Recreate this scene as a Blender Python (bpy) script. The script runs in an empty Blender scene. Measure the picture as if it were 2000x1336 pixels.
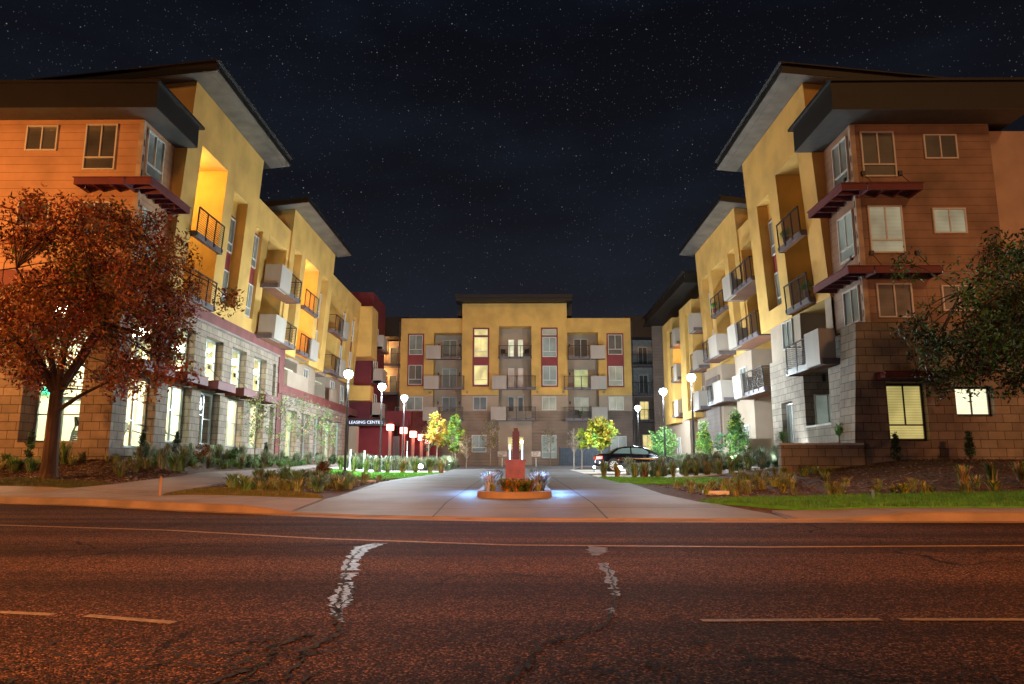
import bpy, bmesh, math, random
from mathutils import Vector, Matrix, noise
R = math.radians
sc = bpy.context.scene
# ------------------------------------------------------------ camera
HC = .9
cam = bpy.data.cameras.new('camera'); co = bpy.data.objects.new('camera', cam); sc.collection.objects.link(co)
F = 1430.
cam.sensor_width = 36; cam.lens = 36*F/2000; cam.clip_end = 4000; cam.clip_start = .05
tau = math.atan(243/F); yaw = math.atan(13*math.cos(tau)/F)
co.location = (0, 0, HC); co.rotation_euler = (R(90)+tau, 0, yaw)
sc.camera = co
# ------------------------------------------------------------ view
sc.view_settings.view_transform = 'Standard'; sc.view_settings.look = 'None'
sc.view_settings.exposure = 0.0; sc.view_settings.gamma = 1
# ------------------------------------------------------------ sky
w = bpy.data.worlds.new("World"); sc.world = w; w.use_nodes = True
def world():
    nt = w.node_tree; N = nt.nodes; L = nt.links; N.clear()
    def n(t, **k):
        x = N.new(t)
        for a, b in k.items(): setattr(x, a, b)
        return x
    out = n('ShaderNodeOutputWorld'); bg = n('ShaderNodeBackground'); tc = n('ShaderNodeTexCoord')
    sep = n('ShaderNodeSeparateXYZ'); L.new(tc.outputs['Generated'], sep.inputs[0])
    cr = n('ShaderNodeValToRGB'); L.new(sep.outputs['Z'], cr.inputs[0])
    e = cr.color_ramp.elements
    e[0].position = 0.0; e[0].color = (.030, .026, .030, 1)
    e[1].position = .62; e[1].color = (.0028, .0029, .0052, 1)
    for p, c in ((.12, (.0200, .0185, .0240, 1)), (.22, (.0112, .0112, .0160, 1)), (.35, (.0062, .0065, .0098, 1))):
        q = e.new(p); q.color = c
    # faint drifting milky bands
    mp = n('ShaderNodeMapping'); mp.inputs['Scale'].default_value = (2.2, 2.2, 6.5); mp.inputs['Rotation'].default_value = (0, R(9), 0)
    L.new(tc.outputs['Generated'], mp.inputs[0])
    nz = n('ShaderNodeTexNoise'); nz.inputs['Scale'].default_value = 1.0; nz.inputs['Detail'].default_value = 9; nz.inputs['Roughness'].default_value = .55
    L.new(mp.outputs[0], nz.inputs['Vector'])
    mr = n('ShaderNodeMapRange'); mr.inputs['From Min'].default_value = .45; mr.inputs['From Max'].default_value = .8; L.new(nz.outputs['Fac'], mr.inputs[0])
    mc = n('ShaderNodeMix', data_type='RGBA', blend_type='ADD'); mc.inputs[0].default_value = 1
    cl = n('ShaderNodeMix', data_type='RGBA'); cl.inputs[6].default_value = (0, 0, 0, 1); cl.inputs[7].default_value = (.0035, .0075, .0125, 1)
    L.new(mr.outputs[0], cl.inputs[0]); L.new(cr.outputs[0], mc.inputs[6]); L.new(cl.outputs[2], mc.inputs[7])
    last = mc.outputs[2]
    # stars: two sizes
    for sc_, rad, thr, stg in ((330, .24, .45, .10), (170, .15, .72, .26), (60, .045, .80, .8)):
        v = n('ShaderNodeTexVoronoi'); v.inputs['Scale'].default_value = sc_; L.new(tc.outputs['Generated'], v.inputs['Vector'])
        a = n('ShaderNodeMapRange'); a.inputs['From Min'].default_value = rad; a.inputs['From Max'].default_value = rad*.3; L.new(v.outputs['Distance'], a.inputs[0])
        s2 = n('ShaderNodeSeparateColor'); L.new(v.outputs['Color'], s2.inputs[0])
        b = n('ShaderNodeMapRange'); b.inputs['From Min'].default_value = thr; b.inputs['From Max'].default_value = 1; L.new(s2.outputs[0], b.inputs[0])
        pw = n('ShaderNodeMath', operation='POWER'); pw.inputs[1].default_value = 2.2; L.new(b.outputs[0], pw.inputs[0])
        m = n('ShaderNodeMath', operation='MULTIPLY'); L.new(a.outputs[0], m.inputs[0]); L.new(pw.outputs[0], m.inputs[1])
        m2 = n('ShaderNodeMath', operation='MULTIPLY'); m2.inputs[1].default_value = stg; L.new(m.outputs[0], m2.inputs[0])
        # fewer stars low down
        hz = n('ShaderNodeMapRange'); hz.inputs['From Min'].default_value = .1; hz.inputs['From Max'].default_value = .35; L.new(sep.outputs['Z'], hz.inputs[0])
        hz.inputs['To Min'].default_value = .25
        m3 = n('ShaderNodeMath', operation='MULTIPLY'); L.new(m2.outputs[0], m3.inputs[0]); L.new(hz.outputs[0], m3.inputs[1])
        c2 = n('ShaderNodeMix', data_type='RGBA'); c2.inputs[6].default_value = (.75, .85, 1, 1); c2.inputs[7].default_value = (1, .9, .8, 1); L.new(s2.outputs[1], c2.inputs[0])
        sv = n('ShaderNodeVectorMath', operation='SCALE'); L.new(c2.outputs[2], sv.inputs[0]); L.new(m3.outputs[0], sv.inputs['Scale'])
        ad = n('ShaderNodeVectorMath', operation='ADD'); L.new(last, ad.inputs[0]); L.new(sv.outputs[0], ad.inputs[1]); last = ad.outputs[0]
    L.new(last, bg.inputs[0]); bg.inputs[1].default_value = 1.0; L.new(bg.outputs[0], out.inputs[0])
world()
# ------------------------------------------------------------ added low orange sun, stands in for street light on the fronts
sun = bpy.data.lights.new('street_fill_sun', 'SUN'); sun.energy = .60; sun.angle = R(8); sun.color = (1, .48, .17)
so = bpy.data.objects.new('street_fill_sun', sun); sc.collection.objects.link(so); so.rotation_euler = (R(68), 0, R(14))

def point(name, loc, power, col, rad=.15, parent=None, spot=None, aim=None, blend=.6):
    l = bpy.data.lights.new(name, 'SPOT' if spot else 'POINT'); l.energy = power; l.color = col; l.shadow_soft_size = rad
    o = bpy.data.objects.new(name, l); sc.collection.objects.link(o)
    if spot: l.spot_size = R(spot); l.spot_blend = blend
    v = Vector(loc)
    if aim is not None: o.rotation_euler = (Vector(aim)-v).to_track_quat('-Z', 'Y').to_euler()
    if parent is not None: o.parent = parent; v = v-ORG[parent.name]
    o.location = v
    return o
# ------------------------------------------------------------ materials
MATS = {}
def mat(name, col, rough=.7, metal=0, var=.12, scale=3., bump=0., bscale=40., fine=0, spec=.5, emis=None, estr=0, col2=None, coat=0, streak=0):
    m = bpy.data.materials.new(name); m.use_nodes = True; nt = m.node_tree; N = nt.nodes; L = nt.links
    p = N['Principled BSDF']; p.inputs['Roughness'].default_value = rough; p.inputs['Metallic'].default_value = metal
    p.inputs['Specular IOR Level'].default_value = spec
    if coat: p.inputs['Coat Weight'].default_value = coat; p.inputs['Coat Roughness'].default_value = .05
    tc = N.new('ShaderNodeTexCoord'); g = N.new('ShaderNodeNewGeometry')
    nz = N.new('ShaderNodeTexNoise'); nz.inputs['Scale'].default_value = scale; nz.inputs['Detail'].default_value = 5
    mp = N.new('ShaderNodeMapping'); L.new(g.outputs['Position'], mp.inputs[0]); L.new(mp.outputs[0], nz.inputs['Vector'])
    if streak: mp.inputs['Scale'].default_value = (1, 1, .15)
    mx = N.new('ShaderNodeMix'); mx.data_type = 'RGBA'
    c2 = col2 or tuple(max(0, c*(1-var*2.2)) for c in col)
    c1 = tuple(min(1, c*(1+var)) for c in col) if not col2 else col
    mx.inputs[6].default_value = (*c1, 1); mx.inputs[7].default_value = (*c2, 1)
    mr = N.new('ShaderNodeMapRange'); mr.inputs['From Min'].default_value = .35; mr.inputs['From Max'].default_value = .68
    L.new(nz.outputs['Fac'], mr.inputs[0]); L.new(mr.outputs[0], mx.inputs[0]); L.new(mx.outputs[2], p.inputs['Base Color'])
    if bump:
        b = N.new('ShaderNodeBump'); b.inputs['Strength'].default_value = bump; b.inputs['Distance'].default_value = .02
        n2 = N.new('ShaderNodeTexNoise'); n2.inputs['Scale'].default_value = bscale; n2.inputs['Detail'].default_value = 3; L.new(g.outputs['Position'], n2.inputs['Vector'])
        L.new(n2.outputs['Fac'], b.inputs['Height']); L.new(b.outputs[0], p.inputs['Normal'])
    if emis: p.inputs['Emission Color'].default_value = (*emis, 1); p.inputs['Emission Strength'].default_value = estr
    MATS[name] = m; return m
def wall_coords(m):
    """vector (along-wall, z) for vertical walls of either direction"""
    N = m.node_tree.nodes; L = m.node_tree.links
    g = N.new('ShaderNodeNewGeometry'); s = N.new('ShaderNodeSeparateXYZ'); L.new(g.outputs['Position'], s.inputs[0])
    sn = N.new('ShaderNodeSeparateXYZ'); L.new(g.outputs['True Normal'], sn.inputs[0])
    ab = N.new('ShaderNodeMath'); ab.operation = 'ABSOLUTE'; L.new(sn.outputs['X'], ab.inputs[0])
    gt = N.new('ShaderNodeMath'); gt.operation = 'GREATER_THAN'; gt.inputs[1].default_value = .6; L.new(ab.outputs[0], gt.inputs[0])
    mx = N.new('ShaderNodeMix'); mx.data_type = 'FLOAT'; L.new(gt.outputs[0], mx.inputs[0]); L.new(s.outputs['X'], mx.inputs[2]); L.new(s.outputs['Y'], mx.inputs[3])
    c = N.new('ShaderNodeCombineXYZ'); L.new(mx.outputs[0], c.inputs[0]); L.new(s.outputs['Z'], c.inputs[1])
    return c.outputs[0]
def block_mat(name, c1, c2, mortar, bw, bh, ms=.012, bump=.6, rough=.85):
    m = mat(name, c1, rough, bump=.3, bscale=25); N = m.node_tree.nodes; L = m.node_tree.links; p = N['Principled BSDF']
    v = wall_coords(m)
    b = N.new('ShaderNodeTexBrick'); L.new(v, b.inputs['Vector']); b.inputs['Scale'].default_value = 1
    b.inputs['Brick Width'].default_value = bw; b.inputs['Row Height'].default_value = bh; b.inputs['Mortar Size'].default_value = ms
    b.inputs['Color1'].default_value = (*c1, 1); b.inputs['Color2'].default_value = (*c2, 1); b.inputs['Mortar'].default_value = (*mortar, 1)
    old = p.inputs['Base Color'].links[0].from_socket
    nz = N.new('ShaderNodeTexNoise'); nz.inputs['Scale'].default_value = 1.3; nz.inputs['Detail'].default_value = 8; nz.inputs['Roughness'].default_value = .7
    g = N.new('ShaderNodeNewGeometry'); L.new(g.outputs['Position'], nz.inputs['Vector'])
    mr = N.new('ShaderNodeMapRange'); mr.inputs['To Min'].default_value = .7; mr.inputs['To Max'].default_value = 1.25; mr.inputs['From Min'].default_value = .3; mr.inputs['From Max'].default_value = .7; L.new(nz.outputs['Fac'], mr.inputs[0])
    vm = N.new('ShaderNodeVectorMath'); vm.operation = 'SCALE'; L.new(b.outputs['Color'], vm.inputs[0]); L.new(mr.outputs[0], vm.inputs['Scale'])
    L.new(vm.outputs[0], p.inputs['Base Color'])
    bp = N.new('ShaderNodeBump'); bp.inputs['Strength'].default_value = bump; bp.inputs['Distance'].default_value = .02; bp.invert = True
    L.new(b.outputs['Fac'], bp.inputs['Height'])
    ob = p.inputs['Normal'].links[0].from_socket; L.new(ob, bp.inputs['Normal']); L.new(bp.outputs[0], p.inputs['Normal'])
    return m
def siding_mat(name, col, pitch, rough=.7, var=.12):
    m = mat(name, col, rough, var=var, scale=.8, streak=0); N = m.node_tree.nodes; L = m.node_tree.links; p = N['Principled BSDF']
    g = N.new('ShaderNodeNewGeometry'); s = N.new('ShaderNodeSeparateXYZ'); L.new(g.outputs['Position'], s.inputs[0])
    d = N.new('ShaderNodeMath'); d.operation = 'DIVIDE'; d.inputs[1].default_value = pitch; L.new(s.outputs['Z'], d.inputs[0])
    f = N.new('ShaderNodeMath'); f.operation = 'FRACT'; L.new(d.outputs[0], f.inputs[0])
    bp = N.new('ShaderNodeBump'); bp.inputs['Strength'].default_value = .7; bp.inputs['Distance'].default_value = .025; bp.invert = True
    L.new(f.outputs[0], bp.inputs['Height']); L.new(bp.outputs[0], p.inputs['Normal'])
    lt = N.new('ShaderNodeMath'); lt.operation = 'LESS_THAN'; lt.inputs[1].default_value = .05; L.new(f.outputs[0], lt.inputs[0])
    mx = N.new('ShaderNodeMix'); mx.data_type = 'RGBA'; mx.blend_type = 'MULTIPLY'; mx.inputs[7].default_value = (.45, .45, .45, 1)
    old = p.inputs['Base Color'].links[0].from_socket; L.new(lt.outputs[0], mx.inputs[0]); L.new(old, mx.inputs[6]); L.new(mx.outputs[2], p.inputs['Base Color'])
    return m
def blind_mat(name, col, strength, pitch=.055, dark=.55, glow=True, rough=.35, amp=.35):
    """window glass with slatted blind behind; lit ones give off light"""
    m = bpy.data.materials.new(name); m.use_nodes = True; N = m.node_tree.nodes; L = m.node_tree.links; p = N['Principled BSDF']
    g = N.new('ShaderNodeNewGeometry'); s = N.new('ShaderNodeSeparateXYZ'); L.new(g.outputs['Position'], s.inputs[0])
    d = N.new('ShaderNodeMath'); d.operation = 'DIVIDE'; d.inputs[1].default_value = pitch; L.new(s.outputs['Z'], d.inputs[0])
    f = N.new('ShaderNodeMath'); f.operation = 'FRACT'; L.new(d.outputs[0], f.inputs[0])
    gt = N.new('ShaderNodeMapRange'); gt.inputs['From Min'].default_value = .55; gt.inputs['From Max'].default_value = .75; gt.inputs['To Min'].default_value = 1; gt.inputs['To Max'].default_value = dark; L.new(f.outputs[0], gt.inputs[0])
    nz = N.new('ShaderNodeTexNoise'); nz.inputs['Scale'].default_value = .9; nz.inputs['Detail'].default_value = 2; L.new(g.outputs['Position'], nz.inputs['Vector'])
    mr = N.new('ShaderNodeMapRange'); mr.inputs['From Min'].default_value = .3; mr.inputs['From Max'].default_value = .7; mr.inputs['To Min'].default_value = 1-amp; mr.inputs['To Max'].default_value = 1+amp; L.new(nz.outputs['Fac'], mr.inputs[0])
    mu = N.new('ShaderNodeMath'); mu.operation = 'MULTIPLY'; L.new(gt.outputs[0], mu.inputs[0]); L.new(mr.outputs[0], mu.inputs[1])
    vm = N.new('ShaderNodeVectorMath'); vm.operation = 'SCALE'; vm.inputs[0].default_value = col; L.new(mu.outputs[0], vm.inputs['Scale'])
    p.inputs['Roughness'].default_value = rough; p.inputs['Coat Weight'].default_value = 1; p.inputs['Coat Roughness'].default_value = .03
    if glow:
        p.inputs['Base Color'].default_value = (.1, .1, .1, 1); L.new(vm.outputs[0], p.inputs['Emission Color']); p.inputs['Emission Strength'].default_value = strength
    else: L.new(vm.outputs[0], p.inputs['Base Color'])
    MATS[name] = m; return m
YEL = mat('stucco_yellow', (.63, .385, .105), .85, var=.09, scale=.7, bump=.25, bscale=60)
BEI = mat('stucco_beige', (.37, .29, .22), .85, var=.06, scale=.8, bump=.25, bscale=60)
WHT = mat('panel_white', (.37, .33, .29), .6, var=.04, scale=1.5, streak=1)
PINK = mat('stucco_salmon', (.50, .36, .27), .85, var=.08, scale=.8, bump=.25, bscale=60)
SIDE = siding_mat('siding_tan', (.30, .19, .13), .33, var=.16)
SIDE_LIT = siding_mat('siding_tan_lit', (.52, .30, .17), .33, var=.10)  # brighter copy of the tan siding, orange lamp light put into the colour
SIDEB = siding_mat('siding_brown', (.17, .12, .095), .3, var=.12)
STONE = block_mat('stone_block', (.33, .27, .21), (.235, .19, .15), (.07, .055, .042), .60, .31, .011)
MARO = block_mat('maroon_brick', (.21, .045, .04), (.16, .035, .032), (.10, .035, .03), .3, .1, .006)
MARW = mat('maroon_wall', (.17, .02, .028), .75, var=.08, scale=.8, bump=.2)
REDB = mat('red_band', (.17, .045, .04), .7, var=.12, scale=1.4, bump=.15)
REDP = mat('red_panel', (.22, .025, .028), .6, var=.06, scale=2)
REDS = mat('red_steel', (.14, .024, .03), .65, var=.08, metal=.0)
ROOF = mat('roof_metal_brown', (.008, .006, .0055), .55, var=.15, scale=1)
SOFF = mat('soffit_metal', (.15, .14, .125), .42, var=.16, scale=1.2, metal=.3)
STEEL = mat('rail_steel', (.02, .018, .018), .45)
DECK = mat('deck_edge_steel', (.12, .10, .11), .5)
WOOD = siding_mat('deck_wood', (.20, .075, .035), .14)
FRAME = mat('window_vinyl', (.62, .60, .56), .4, var=.04)
ALU = mat('window_aluminium', (.42, .50, .50), .3, metal=.5, var=.05)
BRZ = mat('window_bronze', (.05, .04, .035), .4)
CONC = mat('concrete', (.25, .205, .185), .8, var=.10, scale=.9, bump=.2, bscale=30)
CONW = mat('concrete_pale', (.68, .66, .62), .8, var=.10, scale=1.1, bump=.2, bscale=30)
KERB = mat('kerb_concrete', (.27, .19, .145), .8, var=.14, scale=1.4, bump=.2, bscale=30)
LIT_Y = blind_mat('lit_blind_yellow', (1, .80, .28), 1.0)
LIT_G = blind_mat('lit_blind_green', (.72, .78, .30), .75)
LIT_W = blind_mat('lit_blind_white', (1, .97, .66), 1.15, dark=.6)
LIT_D = blind_mat('lit_blind_dim', (.42, .40, .26), .6)
LIT_S = blind_mat('lit_blind_cyan', (.42, .50, .42), .40)
LIT_R = blind_mat('lit_blind_rose', (.60, .42, .32), .7)
DRK = blind_mat('dark_blind', (.085, .085, .08), 0, glow=False, dark=.6)
DRKG = blind_mat('grey_blind', (.20, .23, .21), 0, glow=False, dark=.75)
GLASS = bpy.data.materials.new('clear_glass'); GLASS.use_nodes = True
def _glass():
    N = GLASS.node_tree.nodes; L = GLASS.node_tree.links; N.clear()
    o = N.new('ShaderNodeOutputMaterial'); t = N.new('ShaderNodeBsdfTransparent'); gl = N.new('ShaderNodeBsdfGlossy'); gl.inputs['Roughness'].default_value = .02
    t.inputs[0].default_value = (.93, .97, .95, 1)
    fr = N.new('ShaderNodeFresnel'); fr.inputs[0].default_value = 1.35; mx = N.new('ShaderNodeMixShader')
    L.new(fr.outputs[0], mx.inputs[0]); L.new(t.outputs[0], mx.inputs[1]); L.new(gl.outputs[0], mx.inputs[2]); L.new(mx.outputs[0], o.inputs[0])
_glass()
def emi(name, col, s):
    m = bpy.data.materials.new(name); m.use_nodes = True; p = m.node_tree.nodes['Principled BSDF']
    p.inputs['Base Color'].default_value = (*col, 1); p.inputs['Emission Color'].default_value = (*col, 1); p.inputs['Emission Strength'].default_value = s
    MATS[name] = m; return m
LAMPG = emi('lamp_glow', (.60, .92, 1), 25)
# ------------------------------------------------------------ mesh helpers
ORG = {}
rnd = random.Random(7)
class MB:
    def __init__(s): s.v = []; s.f = []
    def quad(s, *p):
        i = len(s.v); s.v += [tuple(q) for q in p]; s.f.append(tuple(range(i, i+len(p)))); return s
    def hexa(s, c):  # 8 corners: bottom 4 ccw, top 4 ccw
        i = len(s.v); s.v += [tuple(q) for q in c]
        for f in ((3, 2, 1, 0), (4, 5, 6, 7), (0, 1, 5, 4), (1, 2, 6, 5), (2, 3, 7, 6), (3, 0, 4, 7)): s.f.append(tuple(i+k for k in f))
        return s
    def box(s, x0, x1, y0, y1, z0, z1):
        return s.hexa([(x0, y0, z0), (x1, y0, z0), (x1, y1, z0), (x0, y1, z0), (x0, y0, z1), (x1, y0, z1), (x1, y1, z1), (x0, y1, z1)])
    def tbox(s, T, u0, u1, d0, d1, z0, z1):
        return s.hexa([T(u0, d0, z0), T(u1, d0, z0), T(u1, d1, z0), T(u0, d1, z0), T(u0, d0, z1), T(u1, d0, z1), T(u1, d1, z1), T(u0, d1, z1)])
    def tube(s, a, b, r, r2=None, n=8, cap=True):
        a = Vector(a); b = Vector(b); r2 = r if r2 is None else r2; d = (b-a)
        if d.length < 1e-6: return s
        d.normalize(); x = d.orthogonal().normalized(); y = d.cross(x); i = len(s.v)
        for c, q in ((a, r), (b, r2)):
            for k in range(n):
                t = 2*math.pi*k/n; s.v.append(tuple(c+x*math.cos(t)*q+y*math.sin(t)*q))
        for k in range(n): s.f.append((i+k, i+(k+1) % n, i+n+(k+1) % n, i+n+k))
        if cap: s.f.append(tuple(i+k for k in range(n))[::-1]); s.f.append(tuple(i+n+k for k in range(n)))
        return s
    def path(s, pts, rs, n=8):
        # continuous tapered tube through pts
        i0 = len(s.v); up = None
        P = [Vector(p) for p in pts]
        for j, p in enumerate(P):
            d = (P[min(j+1, len(P)-1)]-P[max(j-1, 0)]).normalized()
            x = d.orthogonal().normalized() if up is None else (up-d*up.dot(d)).normalized(); up = x; y = d.cross(x)
            for k in range(n):
                t = 2*math.pi*k/n; s.v.append(tuple(p+x*math.cos(t)*rs[j]+y*math.sin(t)*rs[j]))
        for j in range(len(P)-1):
            for k in range(n):
                a = i0+j*n; s.f.append((a+k, a+(k+1) % n, a+n+(k+1) % n, a+n+k))
        s.f.append(tuple(i0+(len(P)-1)*n+k for k in range(n))); return s
    def lathe(s, c, prof, n=16):
        i = len(s.v)
        for r, z in prof:
            for k in range(n):
                t = 2*math.pi*k/n; s.v.append((c[0]+r*math.cos(t), c[1]+r*math.sin(t), c[2]+z))
        for j in range(len(prof)-1):
            for k in range(n):
                a = i+j*n; s.f.append((a+k, a+(k+1) % n, a+n+(k+1) % n, a+n+k))
        s.f.append(tuple(i+k for k in range(n))[::-1]); s.f.append(tuple(i+(len(prof)-1)*n+k for k in range(n)))
        return s
    def build(s, name, m, parent=None, loc=None, smooth=False, bevel=0):
        me = bpy.data.meshes.new(name)
        o0 = ORG[parent.name] if parent is not None else Vector(loc if loc is not None else (0, 0, 0))
        me.from_pydata([(a-o0.x, b-o0.y, c-o0.z) for a, b, c in s.v], [], s.f)
        bm = bmesh.new(); bm.from_mesh(me); bmesh.ops.remove_doubles(bm, verts=bm.verts, dist=1e-5) if smooth else None
        bmesh.ops.recalc_face_normals(bm, faces=bm.faces) if len(bm.faces) < 20000 else None
        bm.to_mesh(me); bm.free()
        ms = m if isinstance(m, (list, tuple)) else [m]
        for q in ms: me.materials.append(q)
        if smooth: me.polygons.foreach_set('use_smooth', [True]*len(me.polygons))
        o = bpy.data.objects.new(name, me); sc.collection.objects.link(o)
        if parent is not None: o.parent = parent
        else: o.location = o0
        ORG[o.name] = o0.copy()
        if bevel:
            b = o.modifiers.new('b', 'BEVEL'); b.width = bevel; b.segments = 2; b.limit_method = 'ANGLE'
        return o
def thing(name, loc, label, cat, group=None):
    o = bpy.data.objects.new(name, None); sc.collection.objects.link(o); o.location = loc; ORG[o.name] = Vector(loc)
    o.empty_display_size = .2
    return tag(o, label, cat, group)
def tag(o, label=None, cat=None, group=None, kind=None):
    if label: o['label'] = label
    if cat: o['category'] = cat
    if group: o['group'] = group
    if kind: o['kind'] = kind
    return o
def copy_tree(o, loc, rz=0, label=None, scale=1):
    def cp(q, par):
        c = q.copy(); sc.collection.objects.link(c)
        if par: c.parent = par
        for ch in [k for k in bpy.data.objects if k.parent == q]: cp(ch, c)
        return c
    c = cp(o, None); c.location = loc; c.rotation_euler = (0, 0, rz); c.scale = (scale,)*3; ORG[c.name] = Vector(loc)
    if label: c['label'] = label
    return c
# ------------------------------------------------------------ terrain
KP = [(-60, 19.5), (-20, 19.5), (-13.1, 18.6), (-10.2, 17.5), (-7.0, 15.5), (-2.8, 13.3), (-.1, 12.6), (4, 12.5), (60, 12.5)]
def kerb(x):
    for (a, b), (c, d) in zip(KP, KP[1:]):
        if x <= c: return b+(d-b)*max(0, (x-a)/(c-a))
    return 12.5
def cl(t): return min(1., max(0., t))
def ss(t): t = cl(t); return t*t*(3-2*t)
def base(y): return .12+.0150*(y-13) if y > 13 else .12
def H(x, y):
    k = kerb(x)
    if y < k: return 0.
    drop = ss((x+5.6)/1.6)*(1-ss((x-5.2)/1.6)); hk = .14*(1-drop)+.02*drop; b = base(y)
    z = hk+(b-hk)*cl((y-k)/2.5)
    z += max(0, 1.35-b)*cl((-x-8)/6.6)**1.5*cl((y-k-1.8)/6.5)**1.2
    z += max(0, 1.2-b)*cl((x-6)/8)**1.2*cl((y-14.5)/12.5)
    return z
def sheet(name, poly, off, m, step=.5, kind='structure', zf=H, thick=0.06):
    bm = bmesh.new(); vs = [bm.verts.new((x, y, 0)) for x, y in poly]; bm.faces.new(vs)
    xs = [p[0] for p in poly]; ys = [p[1] for p in poly]
    for ax, lo, hi in ((0, min(xs), max(xs)), (1, min(ys), max(ys))):
        k = math.ceil(lo/step)
        while k*step < hi:
            c = [0, 0, 0]; nrm = [0, 0, 0]; c[ax] = k*step; nrm[ax] = 1
            bmesh.ops.bisect_plane(bm, geom=bm.verts[:]+bm.edges[:]+bm.faces[:], plane_co=c, plane_no=nrm); k += 1
    for v in bm.verts: v.co.z = zf(v.co.x, v.co.y+(1e-4))+off
    if thick:
        e = [q for q in bm.edges if q.is_boundary]; r = bmesh.ops.extrude_edge_only(bm, edges=e)
        for v in r['geom']:
            if isinstance(v, bmesh.types.BMVert): v.co.z -= thick
    bmesh.ops.recalc_face_normals(bm, faces=bm.faces)
    me = bpy.data.meshes.new(name); bm.to_mesh(me); bm.free(); me.materials.append(m)
    o = bpy.data.objects.new(name, me); sc.collection.objects.link(o); o['kind'] = kind; ORG[o.name] = Vector((0, 0, 0))
    return o
MULCH = mat('mulch', (.13, .07, .05), .95, scale=9, bump=1.0, bscale=28, col2=(.035, .022, .018))
EARTH = MULCH
def asphalt():
    m = bpy.data.materials.new('asphalt'); m.use_nodes = True; N = m.node_tree.nodes; L = m.node_tree.links; p = N['Principled BSDF']
    g = N.new('ShaderNodeNewGeometry')
    def noi(s, d, r=.6):
        n = N.new('ShaderNodeTexNoise'); n.inputs['Scale'].default_value = s; n.inputs['Detail'].default_value = d; n.inputs['Roughness'].default_value = r; L.new(g.outputs['Position'], n.inputs['Vector']); return n
    v = N.new('ShaderNodeTexVoronoi'); v.inputs['Scale'].default_value = 90; L.new(g.outputs['Position'], v.inputs['Vector'])
    sp = N.new('ShaderNodeSeparateColor'); L.new(v.outputs['Color'], sp.inputs[0])
    cr = N.new('ShaderNodeValToRGB'); e = cr.color_ramp.elements; e[0].position = 0; e[0].color = (.010, .007, .006, 1); e[1].position = 1; e[1].color = (.34, .17, .095, 1)
    q = e.new(.55); q.color = (.044, .022, .014, 1); q = e.new(.85); q.color = (.12, .062, .038, 1); L.new(sp.outputs[0], cr.inputs[0])
    big = noi(.35, 4); mr = N.new('ShaderNodeMapRange'); mr.inputs['From Min'].default_value = .3; mr.inputs['From Max'].default_value = .7; mr.inputs['To Min'].default_value = .72; mr.inputs['To Max'].default_value = 1.25; L.new(big.outputs['Fac'], mr.inputs[0])
    vm = N.new('ShaderNodeVectorMath'); vm.operation = 'SCALE'; L.new(cr.outputs[0], vm.inputs[0]); L.new(mr.outputs[0], vm.inputs['Scale'])
    # crack network, thin
    nz = noi(1.2, 5); ad = N.new('ShaderNodeVectorMath'); ad.operation = 'MULTIPLY_ADD'; ad.inputs[1].default_value = (.9, .9, 0); L.new(nz.outputs['Color'], ad.inputs[0]); L.new(g.outputs['Position'], ad.inputs[2])
    vc = N.new('ShaderNodeTexVoronoi'); vc.feature = 'DISTANCE_TO_EDGE'; vc.inputs['Scale'].default_value = .42; L.new(ad.outputs[0], vc.inputs['Vector'])
    c2 = N.new('ShaderNodeMapRange'); c2.inputs['From Min'].default_value = .003; c2.inputs['From Max'].default_value = .010; L.new(vc.outputs['Distance'], c2.inputs[0])
    gate = noi(.30, 2); gm = N.new('ShaderNodeMapRange'); gm.inputs['From Min'].default_value = .50; gm.inputs['From Max'].default_value = .58; gm.inputs['To Min'].default_value = 1; gm.inputs['To Max'].default_value = 0; L.new(gate.outputs['Fac'], gm.inputs[0])
    mxx = N.new('ShaderNodeMath'); mxx.operation = 'MAXIMUM'; L.new(c2.outputs[0], mxx.inputs[0]); L.new(gm.outputs[0], mxx.inputs[1])
    mr2 = N.new('ShaderNodeMapRange'); mr2.inputs['To Min'].default_value = .12; L.new(mxx.outputs[0], mr2.inputs[0])
    v2 = N.new('ShaderNodeVectorMath'); v2.operation = 'SCALE'; L.new(vm.outputs[0], v2.inputs[0]); L.new(mr2.outputs[0], v2.inputs['Scale'])
    # worn bands along the lanes
    wm = N.new('ShaderNodeMapping'); wm.inputs['Scale'].default_value = (.05, 1.1, 1); wm.inputs['Rotation'].default_value = (0, 0, R(3)); L.new(g.outputs['Position'], wm.inputs[0])
    wn = N.new('ShaderNodeTexNoise'); wn.inputs['Scale'].default_value = .9; wn.inputs['Detail'].default_value = 5; L.new(wm.outputs[0], wn.inputs['Vector'])
    wr = N.new('ShaderNodeMapRange'); wr.inputs['From Min'].default_value = .35; wr.inputs['From Max'].default_value = .65; wr.inputs['To Min'].default_value = .55; wr.inputs['To Max'].default_value = 1.5; L.new(wn.outputs['Fac'], wr.inputs[0])
    v3 = N.new('ShaderNodeVectorMath'); v3.operation = 'SCALE'; L.new(v2.outputs[0], v3.inputs[0]); L.new(wr.outputs[0], v3.inputs['Scale']); v2 = v3
    L.new(v2.outputs[0], p.inputs['Base Color']); p.inputs['Roughness'].default_value = .85; p.inputs['Specular IOR Level'].default_value = .08
    b = N.new('ShaderNodeBump'); b.inputs['Strength'].default_value = 1.0; b.inputs['Distance'].default_value = .02; L.new(v.outputs['Distance'], b.inputs['Height']); b.invert = True
    L.new(b.outputs[0], p.inputs['Normal']); return m
ASPH = asphalt()
def kerbline(x0, x1, off=0):
    xs = [x0]+[a for a, _ in KP if x0 < a < x1]+[x1]
    return [(x, kerb(x)+off) for x in xs]
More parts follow.
